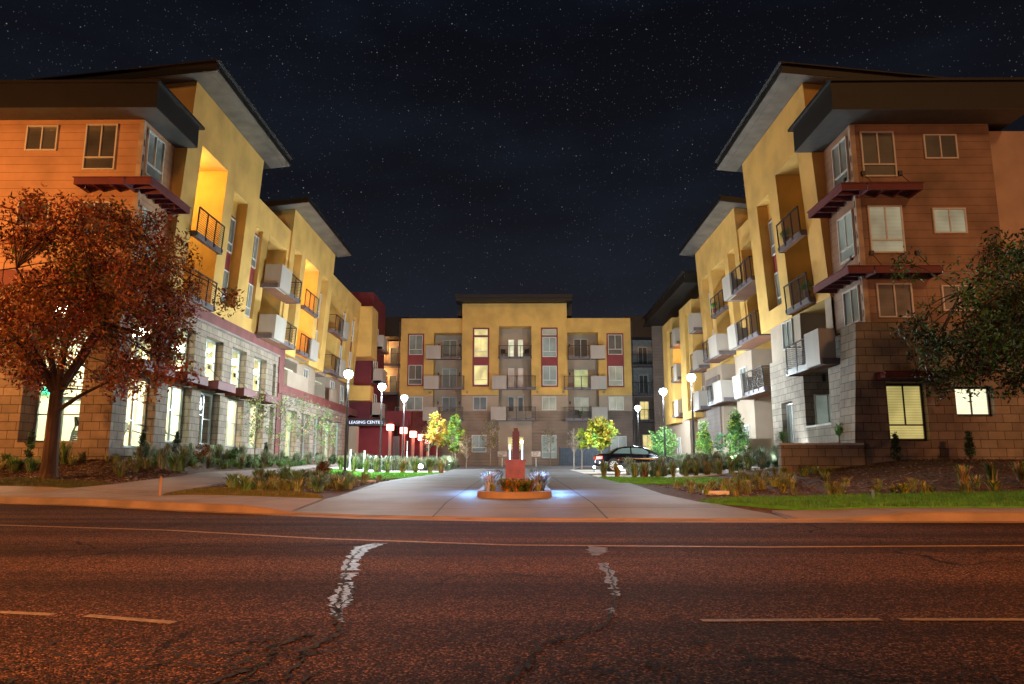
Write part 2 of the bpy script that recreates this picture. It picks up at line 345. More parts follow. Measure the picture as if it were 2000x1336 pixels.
def build_ground():
    # road: one flat sheet to the far sides
    k = kerbline(-140, 140)
    sheet('road', [(-140, -60), (140, -60)]+k[::-1], 0, ASPH, step=400, zf=lambda x, y: 0, thick=0)
    # ground behind the kerb: grid from kerb line outwards
    mb = MB(); ys = [0, .1, .3, .6, 1, 1.5, 2, 2.5, 3, 3.5, 4, 4.5, 5, 6, 7, 8, 9, 10, 11, 12, 13, 14, 16, 18, 20, 24, 28, 34, 40, 50, 62, 90, 150, 400]
    xs = [-400, -140, -60, -40, -30]+[-25+.5*i for i in range(101)]+[30, 40, 60, 140, 400]
    idx = {}
    for i, x in enumerate(xs):
        for j, dy in enumerate(ys):
            y = kerb(x)+dy+.151; z = H(x, y)
            if y > 100: z = H(x, 100)
            mb.v.append((x, y, z-.03)); idx[i, j] = len(mb.v)-1
    for i in range(len(xs)-1):
        for j in range(len(ys)-1): mb.f.append((idx[i, j], idx[i+1, j], idx[i+1, j+1], idx[i, j+1]))
    g = mb.build('ground', MULCH); g['kind'] = 'structure'; g.data.polygons.foreach_set('use_smooth', [True]*len(g.data.polygons))
    # kerb
    mb = MB(); pts = []; x = -60
    while x <= 60: pts.append(x); x += .4
    for a, b in zip(pts, pts[1:]):
        def c(x, o): return x, kerb(x)+o
        za = H(a, kerb(a)+.16)+.006; zb = H(b, kerb(b)+.16)+.006
        A0 = (*c(a, -.35), .006); B0 = (*c(b, -.35), .006); A1 = (*c(a, -.02), .012); B1 = (*c(b, -.02), .012)
        A2 = (*c(a, .03), za-.02); B2 = (*c(b, .03), zb-.02); A3 = (*c(a, .06), za); B3 = (*c(b, .06), zb); A4 = (*c(a, .17), za); B4 = (*c(b, .17), zb)
        A5 = (*c(a, .17), -.2); B5 = (*c(b, .17), -.2)
        mb.quad(A0, B0, B1, A1).quad(A1, B1, B2, A2).quad(A2, B2, B3, A3).quad(A3, B3, B4, A4).quad(A4, B4, B5, A5)
    mb.build('kerb', KERB)['kind'] = 'structure'
    # pavement along the road
    for nm, a, b in (('pavement', -25, -4.35), ('pavement', 4.7, 25)):
        w_ = 2.6 if a < 0 else 1.45
        kb = kerbline(a, b, .175); kt = [(x, y+(w_-(.0 if a > 0 else max(0, (x+9)*.0)))) for x, y in kerbline(a, b, 0)]
        sheet(nm, kb+kt[::-1], .012, CONC)
    # drive
    D = kerbline(-4.34, 4.69, .175)+[(3.75, 15.7), (3.6, 18.7), (3.9, 26.1), (3.5, 32.6), (3.4, 49.4), (5.2, 62), (9, 67), (9, 71), (-9, 71), (-8.2, 62), (-4.6, 55), (-4.2, 40.3), (-4.9, 31), (-5.0, 27), (-4.3, 17.8)]
    sheet('driveway', D, .012, DRIVE)
    sheet('parking_area', [(3.52, 40), (12.2, 40), (12.2, 50), (3.42, 50)], .008, CONW)
    sheet('footpath', [(-9.0, 18.3), (-9.46, 23.0), (-9.8, 27.7), (-10.7, 33.8), (-11.4, 41.3), (-11.6, 62), (-13.2, 62), (-12.3, 44.5), (-11.6, 37), (-11.3, 31.7), (-11.25, 24.7), (-11.9, 21.9), (-12.6, 20.9)], .018, CONC)
    sheet('paver_walk', [(-11.3, 41.6), (-4.3, 41.6), (-4.3, 44.6), (-11.3, 48.5)], .010, CONW)
    sheet('paver_walk', [(3.6, 33.0), (7.6, 31.2), (11, 31.2), (11, 36.3), (3.6, 36.3)], .008, CONW)
    return
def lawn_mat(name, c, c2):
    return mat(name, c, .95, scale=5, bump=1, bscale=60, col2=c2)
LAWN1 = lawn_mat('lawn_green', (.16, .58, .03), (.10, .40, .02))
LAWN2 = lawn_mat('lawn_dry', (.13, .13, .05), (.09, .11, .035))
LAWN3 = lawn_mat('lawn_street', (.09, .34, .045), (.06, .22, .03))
def drive_mat():
    m = mat('drive_concrete', (.205, .205, .225), .7, var=.12, scale=.6, bump=.2, bscale=25); N = m.node_tree.nodes; L = m.node_tree.links; p = N['Principled BSDF']
    g = N.new('ShaderNodeNewGeometry'); b = N.new('ShaderNodeTexBrick'); b.offset = 0
    b.inputs['Brick Width'].default_value = 3.0; b.inputs['Row Height'].default_value = 3.4; b.inputs['Mortar Size'].default_value = .018; b.inputs['Scale'].default_value = 1
    mp = N.new('ShaderNodeMapping'); mp.inputs['Location'].default_value = (1.5, 2.6, 0); L.new(g.outputs['Position'], mp.inputs[0]); L.new(mp.outputs[0], b.inputs['Vector'])
    b.inputs['Color1'].default_value = (1, 1, 1, 1); b.inputs['Color2'].default_value = (.88, .88, .88, 1); b.inputs['Mortar'].default_value = (.18, .18, .18, 1)
    mx = N.new('ShaderNodeMix'); mx.data_type = 'RGBA'; mx.blend_type = 'MULTIPLY'; mx.inputs[0].default_value = 1
    old = p.inputs['Base Color'].links[0].from_socket; L.new(old, mx.inputs[6]); L.new(b.outputs['Color'], mx.inputs[7]); L.new(mx.outputs[2], p.inputs['Base Color']); return m
DRIVE = drive_mat()
build_ground()
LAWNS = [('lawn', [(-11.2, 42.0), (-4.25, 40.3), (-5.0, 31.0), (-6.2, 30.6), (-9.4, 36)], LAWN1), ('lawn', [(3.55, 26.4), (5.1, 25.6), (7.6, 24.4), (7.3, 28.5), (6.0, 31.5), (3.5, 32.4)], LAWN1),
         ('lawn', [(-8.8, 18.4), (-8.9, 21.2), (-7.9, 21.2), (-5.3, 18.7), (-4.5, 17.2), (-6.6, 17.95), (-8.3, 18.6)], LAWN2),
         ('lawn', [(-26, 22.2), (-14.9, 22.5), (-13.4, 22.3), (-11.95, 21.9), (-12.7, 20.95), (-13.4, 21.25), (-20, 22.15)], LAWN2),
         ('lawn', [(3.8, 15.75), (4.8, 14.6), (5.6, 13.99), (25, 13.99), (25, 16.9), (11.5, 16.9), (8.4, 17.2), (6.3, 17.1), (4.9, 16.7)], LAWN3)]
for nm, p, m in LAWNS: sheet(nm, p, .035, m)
# painted lines and crack sealing on the road
PAINTY = mat('paint_yellow', (.36, .20, .03), .7, scale=14, col2=(.12, .075, .03))
PAINTW = mat('paint_white', (.26, .21, .17), .7, scale=22, col2=(.10, .08, .06))
def strip(mb, pts, wd, z):
    for (a, b), (c, d) in zip(pts, pts[1:]):
        L_ = math.hypot(c-a, d-b); nx, ny = -(d-b)/L_*wd/2, (c-a)/L_*wd/2
        mb.quad((a-nx, b-ny, z), (c-nx, d-ny, z), (c+nx, d+ny, z), (a+nx, b+ny, z))
mb = MB(); yl = [(-30, 15.5), (-9.98, 11.99), (-8.04, 11.6), (-4.99, 10.7), (-2.55, 9.52), (-.08, 8.75), (2.81, 8.56), (5.81, 8.75), (30, 8.8)]
strip(mb, yl, .11, .004)
mb.build('yellow_road_marking', PAINTY)['kind'] = 'structure'
mb = MB()
for a, b in (((-3.6, 4.83), (-2.86, 4.69)), ((-2.64, 4.66), (-2.01, 4.46)), ((1.08, 4.55), (2.15, 4.59)), ((2.27, 4.59), (5.0, 4.60))): strip(mb, [a, b], .07, .004)
mb.build('white_road_marking', PAINTW)['kind'] = 'structure'
SEAL = mat('crack_sealant', (.15, .15, .165), .5, scale=16, bump=1.0, bscale=30, spec=.3, col2=(.03, .027, .028))  # pale grey base stands in for lamp reflections on dark tar
TARB = mat('dark_crack', (.008, .007, .006), .9)
def jag(poly, amp, n=5, seed=1):
    r = random.Random(seed); out = []
    for (a, b), (c, d) in zip(poly, poly[1:]+poly[:1]):
        for k in range(n):
            t = k/n; out.append((a+(c-a)*t+r.uniform(-amp, amp), b+(d-b)*t+r.uniform(-amp*2, amp*2)))
    return out
def patch(mb, left, right, z, seed, amp=.028):
    r = random.Random(seed)
    def sub(P, sg):
        o = []
        for (a, b), (c, d) in zip(P, P[1:]):
            for k in range(9): o.append((a+(c-a)*k/9+r.uniform(-amp, amp)+sg*.018, b+(d-b)*k/9))
        return o+[P[-1]]
    l, q = sub(left, 1), sub(right, -1)
    for i in range(len(l)-1):
        if r.random() < .05: continue
        mb.quad((*l[i], z), (*q[i], z), (*q[i+1], z), (*l[i+1], z))
mb = MB()
patch(mb, [(-1.75, 8.93), (-1.86, 8.5), (-1.76, 7.75), (-1.66, 7.14), (-1.54, 6.48), (-1.44, 6.1)], [(-1.55, 8.93), (-1.62, 8.4), (-1.58, 7.7), (-1.5, 7.15), (-1.36, 6.5), (-1.34, 6.1)], .0045, 1)
patch(mb, [(-1.41, 5.98), (-1.37, 5.68), (-1.33, 5.35), (-1.27, 5.06), (-1.20, 4.86)], [(-1.30, 5.98), (-1.24, 5.68), (-1.17, 5.35), (-1.10, 5.1), (-1.12, 4.86)], .0045, 2)
patch(mb, [(-1.2, 4.83), (-1.14, 4.65), (-1.08, 4.48)], [(-1.10, 4.83), (-1.07, 4.65), (-1.02, 4.48)], .0045, 3)
patch(mb, [(.74, 7.15), (.69, 6.21), (.66, 5.75), (.645, 5.37)], [(.86, 7.15), (.80, 6.21), (.765, 5.75), (.73, 5.32)], .0045, 4)
patch(mb, [(.76, 8.65), (.72, 8.1), (.75, 7.75)], [(.99, 8.5), (.98, 8.1), (.82, 7.75)], .0045, 5)
patch(mb, [(.56, 4.95), (.54, 4.75)], [(.62, 4.95), (.61, 4.75)], .0045, 6)
tag(mb.build('crack_sealing', SEAL), kind='structure')
mb = MB()
def crackline(pts, wd, seed, z=.0062, n=14):
    r = random.Random(seed); P = []
    for (a, b), (c, d) in zip(pts, pts[1:]):
        for k in range(n): t = k/n; P.append((a+(c-a)*t+r.uniform(-.022, .022), b+(d-b)*t+r.uniform(-.03, .03)))
    P.append(pts[-1])
    for p, q in zip(P, P[1:]): strip(mb, [p, q], wd*r.uniform(.4, 1.6), z)
crackline([(-1.62, 8.9), (-1.74, 8.4), (-1.68, 7.7), (-1.6, 7.1), (-1.46, 6.4), (-1.37, 6.0), (-1.26, 5.4), (-1.2, 5.0), (-1.1, 4.6), (-.98, 4.2), (-1.05, 3.8), (-1.0, 3.3)], .022, 1)
crackline([(-1.52, 6.3), (-1.36, 5.95), (-1.2, 5.5), (-1.16, 4.9), (-1.05, 4.6)], .018, 2)
crackline([(.80, 7.1), (.75, 6.2), (.70, 5.7), (.67, 5.35), (.6, 4.9), (.52, 4.5), (.36, 4.2), (.1, 3.95), (.05, 3.6), (-.05, 3.3)], .018, 3)
crackline([(.75, 5.3), (.95, 4.6), (1.1, 4.0), (1.12, 3.4)], .014, 4)
crackline([(-1.02, 4.0), (-.5, 4.05), (.1, 4.0)], .012, 5)
crackline([(-2.6, 3.3), (-2.1, 3.6), (-1.5, 4.0), (-1.05, 4.15)], .014, 6)
crackline([(-1.3, 3.25), (-1.15, 3.6), (-1.25, 3.9), (-1.1, 4.2)], .03, 7)
rr_ = random.Random(77)
for cx_, cy_, n_ in ((-1.25, 3.55, 16), (.15, 3.5, 9), (.75, 3.6, 7), (-2.2, 3.5, 4), (1.9, 3.6, 3)):
    for q_ in range(n_):
        x_, y_ = cx_+rr_.gauss(0, .22), cy_+rr_.gauss(0, .28); a_ = rr_.uniform(0, 6.28); l_ = rr_.uniform(.08, .28)
        crackline([(x_, y_), (x_+math.cos(a_)*l_, y_+math.sin(a_)*l_), (x_+math.cos(a_+.5)*l_*1.8, y_+math.sin(a_+.5)*l_*1.8)], .011, 100+q_, n=6)
crackline([(-4.2, 11.3), (-3.2, 11.3), (-2.2, 11.5)], .025, 8)
tag(mb.build('crack_lines', TARB), kind='structure')
IRON = mat('drain_iron', (.05, .04, .035), .6, metal=.4)
exec_later = []
# ------------------------------------------------------------ facade tools
def wallgrid(mb, T, u0, u1, z0, z1, ops=(), back=True, thick=None):
    """front skin of a wall in (u,z) at depth 0 with openings (a,b,c,d,depth) and their reveals; T(u, depth, z)"""
    ops = [(max(a, u0), min(b, u1), max(c, z0), min(d, z1), dp) for a, b, c, d, dp in ops]
    ops = [o for o in ops if o[1] > o[0]+.01 and o[3] > o[2]+.01]
    us = sorted({u0, u1, *[o[0] for o in ops], *[o[1] for o in ops]}); zs = sorted({z0, z1, *[o[2] for o in ops], *[o[3] for o in ops]})
    for a, b in zip(us, us[1:]):
        for c, d in zip(zs, zs[1:]):
            m, n = (a+b)/2, (c+d)/2
            if any(o[0] < m < o[1] and o[2] < n < o[3] for o in ops): continue
            mb.quad(T(a, 0, c), T(b, 0, c), T(b, 0, d), T(a, 0, d))
    for a, b, c, d, dp in ops:
        mb.quad(T(a, 0, c), T(a, dp, c), T(a, dp, d), T(a, 0, d)); mb.quad(T(b, 0, c), T(b, 0, d), T(b, dp, d), T(b, dp, c))
        if d < z1-1e-6: mb.quad(T(a, 0, d), T(a, dp, d), T(b, dp, d), T(b, 0, d))
        if c > z0+1e-6: mb.quad(T(a, 0, c), T(b, 0, c), T(b, dp, c), T(a, dp, c))
        if back: mb.quad(T(a, dp, c), T(b, dp, c), T(b, dp, d), T(a, dp, d))
def window(par, T, u0, u1, z0, z1, pane, d=0, style='T', frame=None, t=.055, mull=None, label=None):
    """style T: two lights over one low light, S: sliding pair, D: glazed door with low rail, L: ladder of panes, P: plain"""
    frame = frame or FRAME; f = MB(); P = lambda u, q, z: T(u, d-q, z)
    def bar(a, b, c, e, q=.07): f.tbox(P, a, b, -.03, q, c, e)
    bar(u0, u0+t, z0, z1); bar(u1-t, u1, z0, z1); bar(u0+t, u1-t, z1-t, z1); bar(u0+t, u1-t, z0, z0+t)
    m = (u0+u1)/2; s = t*.42
    if style == 'T':
        zt = z0+(z1-z0)*.27; bar(u0+t, u1-t, zt-t*.5, zt+t*.5, .06); bar(m-s, m+s, zt+t*.5, z1-t, .06)
    elif style == 'S': bar(m-s, m+s, z0+t, z1-t, .06)
    elif style == 'D': bar(m-s*1.4, m+s*1.4, z0+t, z1-t, .06)
    elif style == 'L':
        n = max(2, round((z1-z0)/1.0)); mm = u0+(u1-u0)*(mull or .5); bar(mm-s, mm+s, z0+t, z1-t, .06)
        for k in range(1, n): zk = z0+(z1-z0)*k/n; bar(mm+s, u1-t, zk-s*.7, zk+s*.7, .05)
        zk = z0+(z1-z0)/n*1.15; bar(u0+t, mm-s, zk-s*.7, zk+s*.7, .05)
    w_ = f.build('window', frame, par)
    if label: w_['label'] = label
    g = MB(); g.quad(P(u0+t*.5, .012, z0+t*.5), P(u1-t*.5, .012, z0+t*.5), P(u1-t*.5, .012, z1-t*.5), P(u0+t*.5, .012, z1-t*.5))
    g.build('pane', pane, w_)
    return w_
def balcony(par, T, u0, u1, z, proj, box=None, rail=None, flip=False, bh=1.35, bz=0, deck=True, side=True):
    """deck hung on the wall; box=(a,b) white privacy panel; rail=(a,b) range of cable railing"""
    P = lambda u, q, zz: T(u, -q, zz)
    m = MB()
    m.tbox(P, u0, u1, proj-.06, proj, z-.02, z+.24); m.tbox(P, u0, u0+.06, 0, proj-.06, z-.02, z+.24); m.tbox(P, u1-.06, u1, 0, proj-.06, z-.02, z+.24)
    b_ = m.build('balcony', DECK, par)
    m = MB(); n = max(3, int(proj/.17))
    for k in range(n): m.tbox(P, u0+.06, u1-.06, proj*(k+.08)/n*.93, proj*(k+.90)/n*.93, z+.02, z+.17)
    m.build('deck', WOOD, b_)
    if rail:
        a, b = rail; m = MB(); q = proj-.02; top = z+1.32
        np_ = max(2, int(round((b-a)/1.0))+1)
        for k in range(np_):
            u = a+.03+(b-a-.06)*k/(np_-1); m.tbox(P, u-.025, u+.025, q-.03, q+.02, z+.1, top)
            m.tbox(P, u-.06, u+.06, q-.04, q+.05, z+.06, z+.22)
        m.tbox(P, a, b, q-.035, q+.03, top-.02, top+.035)
        for k in range(1, 11): zz = z+.24+(top-z-.26)*k/11; m.tbox(P, a, b, q-.008, q+.008, zz-.009, zz+.009)
        if side:
            for u in ([a] if not box or box[0] > a+.2 else [])+([b] if not box or box[1] < b-.2 else []):
                m.tbox(P, u-.025, u+.025, 0, q-.04, top-.02, top+.03)
                for k in range(1, 11): zz = z+.24+(top-z-.26)*k/11; m.tbox(P, u-.008, u+.008, 0, q-.04, zz-.009, zz+.009)
        m.build('railing', STEEL, b_)
    if box:
        a, b = box; m = MB(); m.tbox(P, a, b, proj-.22, proj+.10, z+bz, z+bz+bh)
        m.tbox(P, a if not flip else b-.12, a+.12 if not flip else b, .15, proj-.22, z+bz, z+bz+bh)
        m.build('privacy_panel', WHT, b_)
    return b_
def part(mb, name, m, par, label=None):
    o = mb.build(name, m, par)
    if label: o['label'] = label
    return o
def awning(par, T, u0, u1, z, proj, wrap=None, face=REDS, cables=2, h=.32):
    P = lambda u, q, zz: T(u, -q, zz)
    m = MB(); m.tbox(P, u0, u1, proj-.05, proj, z, z+h); m.tbox(P, u0, u0+.05, 0, proj-.05, z, z+h); m.tbox(P, u1-.05, u1, 0, proj-.05, z, z+h)
    m.tbox(P, u0+.05, u1-.05, 0, proj-.05, z+h-.06, z+h-.03)
    m.tbox(P, u0-.04, u1+.04, -.0, proj+.04, z+h, z+h+.025)
    n = int((u1-u0)/.55)
    for k in range(1, n): u = u0+(u1-u0)*k/n; m.tbox(P, u-.03, u+.03, .02, proj-.05, z+.04, z+h-.06)
    a = m.build('awning', face, par)
    if cables:
        c = MB()
        for k in range(cables):
            u = u0+(u1-u0)*(.5 if cables == 1 else .15+.7*k/(cables-1))
            c.tube(P(u, .02, z+h+.75), P(u, proj-.15, z+h), .014, n=5); c.tbox(P, u-.07, u+.07, 0, .08, z+h+.68, z+h+.86)
        c.build('cable', STEEL, a)
    return a
def lum(par, T, u, z, q=0):
    m = MB(); m.tbox(lambda a, b, c: T(a, q-b, c), u-.06, u+.06, 0, .09, z-.16, z+.16)
    return m.build('wall_light', STEEL, par)
# ================================================================ WINGS (mirror pair along the court)
def wing(s):
    left = s < 0
    X0 = 14.6 if left else 13.0
    k_ = -.062 if left else -.055
    XB = 14.6 if left else 14.0               # plane of everything beyond the first tower
    root = thing('apartment_building', (s*15, 27, 1.0),
                 'left yellow apartment wing over a stone ground floor with tall lit windows' if left else
                 'right yellow apartment wing ending in a brown corner with dark red awnings', 'apartment building', 'facing apartment wings')
    def TA(u, d, z): return (s*(X0+k_*(z-8)+d), u, z)          # leaning face of the first tower
    def TB(u, d, z): return (s*(XB+k_*(z-8)+d+.10), u, z)      # lower leaning wall
    def TC(u, d, z): return (s*(XB+k_*(z-8)+d), u, z)          # second tower
    def V(x): return lambda u, d, z: (s*(x+d), u, z)
    y0 = 29.5 if left else 29.9; y1 = 38.0 if left else 38.7
    yb = 8.1 if left else 7.9
    lo = 8.1
    # ---- first tower
    m = MB()
    opsA = [(30.8, 33.7, lo+.2, 15.1, 2.4), (34.75, 36.6, 8.85, 14.5, .55)] if left else [(31.35, 34.2, yb, 15.0, 2.4), (35.3, 37.2, 8.8, 14.5, .55)]
    wallgrid(m, TA, y0, y1, yb, 17.5, opsA)
    m.quad(TA(y0, 0, yb), TA(y0, 6, yb), TA(y0, 6, 16.84), TA(y0, 0, 17.5)); m.quad(TA(y1, 0, yb), TA(y1, 6, yb), TA(y1, 6, 16.84), TA(y1, 0, 17.5))
    m.quad(TA(y0, 6, yb), TA(y1, 6, yb), TA(y1, 6, 16.84), TA(y0, 6, 16.84)); m.quad(TA(y0, 0, yb), TA(y1, 0, yb), TA(y1, 6, yb), TA(y0, 6, yb))
    part(m, 'tower_wall', YEL, root)
    TAs = lambda u, d, z: (lambda p: (p[0], p[1], z-.11*d))(TA(u, d, z)); TCs = lambda u, d, z: (lambda p: (p[0], p[1], z-.11*d))(TC(u, d, z))
    m = MB(); m.tbox(TAs, y0-.65, y1+1.1, -1.15, 7, 17.53, 17.62); m.tbox(TAs, y0-.55, y1+1.0, -1.05, 6.9, 17.62, 17.95); m.tbox(TAs, y0-.7, y1+1.15, -1.2, 7.1, 17.95, 18.0)
    r = part(m, 'roof', ROOF, root)
    m = MB(); m.tbox(TAs, y0-.62, y1+1.06, -1.12, -.01, 17.505, 17.525); m.tbox(TAs, y0-.62, y0-.01, -.01, 6.5, 17.505, 17.525)
    m.tbox(TAs, y0-.3, y1+.8, -.80, -.77, 17.49, 17.505)
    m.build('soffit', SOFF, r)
    # ---- lower wall + parapet, second tower
    opsB = [(38.15, 39.4, 8.87, 13.9, .25), (40.35, 43.6, yb, 14.1, 1.9)] if left else [(40.7, 43.8, 1.0, 14.1, 1.9)]
    opsC = [(44.85, 46.3, 8.75, 14.6, .6), (47.2, 50.4, 1.0, 14.6, 1.9), (51.3, 53.05, 8.65, 14.6, .5)]
    opsF = [(54.6, 57.6, 1.0, 14.1, 1.9), (58.8, 60.2, 8.2, 14.0, .25), (62.2, 63.6, 8.2, 14.0, .25)]
    m = MB(); wallgrid(m, TB, y1, 44, yb, 15.45, opsB); m.quad(TB(y1, 0, 15.45), TB(44, 0, 15.45), TB(44, .4, 15.45), TB(y1, .4, 15.45))
    m.quad(TB(y1, .4, 15.45), TB(44, .4, 15.45), TB(44, .4, 14.6), TB(y1, .4, 14.6))
    part(m, 'parapet_wall', YEL, root)
    m = MB(); wallgrid(m, TC, 44, 54.2, 7.9, 16.9, [(a, b, max(c, 7.9), d, e) for a, b, c, d, e in opsC])
    for y in (44, 54.2): m.quad(TC(y, 0, 7.9), TC(y, 6, 7.9), TC(y, 6, 16.24), TC(y, 0, 16.9))
    m.quad(TC(44, 6, 8), TC(54.2, 6, 8), TC(54.2, 6, 16.24), TC(44, 6, 16.24)); m.quad(TC(44, 0, 7.9), TC(54.2, 0, 7.9), TC(54.2, .2, 7.9), TC(44, .2, 7.9))
    part(m, 'tower_wall', YEL, root)
    m = MB(); m.tbox(TCs, 43.1, 54.9, -1.1, 6.6, 16.93, 17.0); m.tbox(TCs, 43.2, 54.8, -1.02, 6.5, 17.0, 17.3)
    r = part(m, 'roof', ROOF, root)
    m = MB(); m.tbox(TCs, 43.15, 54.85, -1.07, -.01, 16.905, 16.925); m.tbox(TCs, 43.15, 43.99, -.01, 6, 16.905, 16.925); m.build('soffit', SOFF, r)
    if left:
        m = MB(); wallgrid(m, TB, 54.2, 64.7, 7.9, 15.45, [(a, b, max(c, 7.9), d, e) for a, b, c, d, e in opsF])
        m.quad(TB(64.7, 0, 7.9), TB(64.7, 5, 7.9), TB(64.7, 5, 15.45), TB(64.7, 0, 15.45)); m.quad(TB(54.2, 0, 15.45), TB(64.7, 0, 15.45), TB(64.7, .4, 15.45), TB(54.2, .4, 15.45))
        part(m, 'parapet_wall', YEL, root)
        m = MB(); m.box(-15.2, -13.2, 64.71, 67.4, 10.6, 15.2); part(m, 'corner_box', YEL, root)
        m = MB(); m.box(-15, -13.0, 63.9, 65.3, 6.6, 7.9); part(m, 'corner_box', YEL, root)
    # window pairs with red panels inside the narrow recesses
    def strips(T, dep, u0, u1, zs, panes, red=True):
        if red:
            m = MB(); m.tbox(T, u0, u1, dep-.05, dep-.012, zs[0][0]-.15, zs[-1][1]+.15); part(m, 'red_panel', REDP, root)
        for (a, b), pn in zip(zs, panes): window(root, T, u0+.08, u1-.08, a, b, pn, d=dep-.055)
    Z2 = [(8.95, 10.75), (11.7, 13.5)]
    if left:
        strips(TA, .55, 35.0, 36.45, Z2, [DRKG, DRKG]); strips(TB, .25, 38.2, 39.35, Z2, [DRKG, DRKG])
        strips(TC, .6, 44.9, 46.2, Z2, [DRK, DRK]); strips(TC, .5, 51.4, 53.0, Z2, [DRK, DRK])
        strips(TB, .25, 58.85, 60.15, Z2, [DRKG, DRK]); strips(TB, .25, 62.25, 63.55, Z2, [DRK, DRKG])
    else:
        strips(TA, .55, 35.4, 37.1, Z2, [DRKG, DRKG])
        strips(TC, .6, 44.9, 46.2, Z2, [DRK, DRK]); strips(TC, .5, 51.4, 53.0, Z2, [DRK, DRKG])
    # glazed doors at the back of the wide recesses
    def doors(T, dep, u0, u1, zs, panes):
        for z, pn in zip(zs, panes): window(root, T, u0, u1, z, z+2.15, pn, d=dep-.02, style='D')
    if left:
        doors(TA, 2.4, 31.2, 32.6, (8.4, 11.25), (DRK, LIT_W)); doors(TB, 1.9, 41.3, 43.0, (8.3, 11.25), (DRK, DRKG)); doors(TC, 1.9, 47.6, 48.8, (8.3, 11.25), (LIT_Y, LIT_Y)); doors(TB, 1.9, 55.2, 57.0, (8.3, 11.25), (DRK, DRK))
    else:
        doors(TA, 2.4, 31.9, 33.4, (8.2, 11.2), (DRKG, DRK)); doors(TB, 1.9, 41.5, 43.2, (2.2, 5.2, 8.2, 11.2), (DRKG, DRKG, DRK, DRK)); doors(TC, 1.9, 48.2, 49.8, (2.2, 5.2, 8.2, 11.2), (DRKG, DRK, DRK, DRKG))
    # balconies
    pj = 1.0
    if left:
        balcony(root, TA, 29.9+.9, 33.69, 10.9, .25, rail=(30.85, 33.65), side=False)
        balcony(root, TA, 30.81, 33.69, 7.95+.16, .25, rail=(30.85, 33.65), side=False)
        for z in (7.95, 10.85): balcony(root, TB, 39.9, 44.2, z, pj, box=(40.0, 41.8), rail=(41.85, 44.15))
        for z in (8.2, 11.2): balcony(root, TC, 47.2, 50.4, z, .25, rail=(47.25, 50.35) if z > 9 else (47.25, 49.4), box=None if z > 9 else (49.4, 51.2), side=False)
        for z in (7.9, 11.0): balcony(root, TB, 54.6, 58.6, z, .55, rail=(54.65, 57.1), box=(57.1, 58.6), flip=True)
    else:
        for z in (8.0, 11.05): balcony(root, TA, 31.36, 34.19, z, .28, rail=(31.4, 34.15), side=False)
        for z in (4.85, 7.85, 10.9): balcony(root, TB, 38.75, 44.0, z, 1.25, rail=(38.8, 42.3), box=(42.35, 43.9), flip=True)
        balcony(root, TC, 47.2, 50.4, 11.1, .3, rail=(47.25, 50.35), side=False)
        for z in (8.0, 5.0): balcony(root, TC, 46.6, 50.6, z, 1.1, rail=(48.7, 50.55), box=(46.65, 48.6))
    return root, TA, TB, TC, V, strips, doors
Lw = wing(-1); LR = Lw[0]
Rw = wing(1); RR = Rw[0]
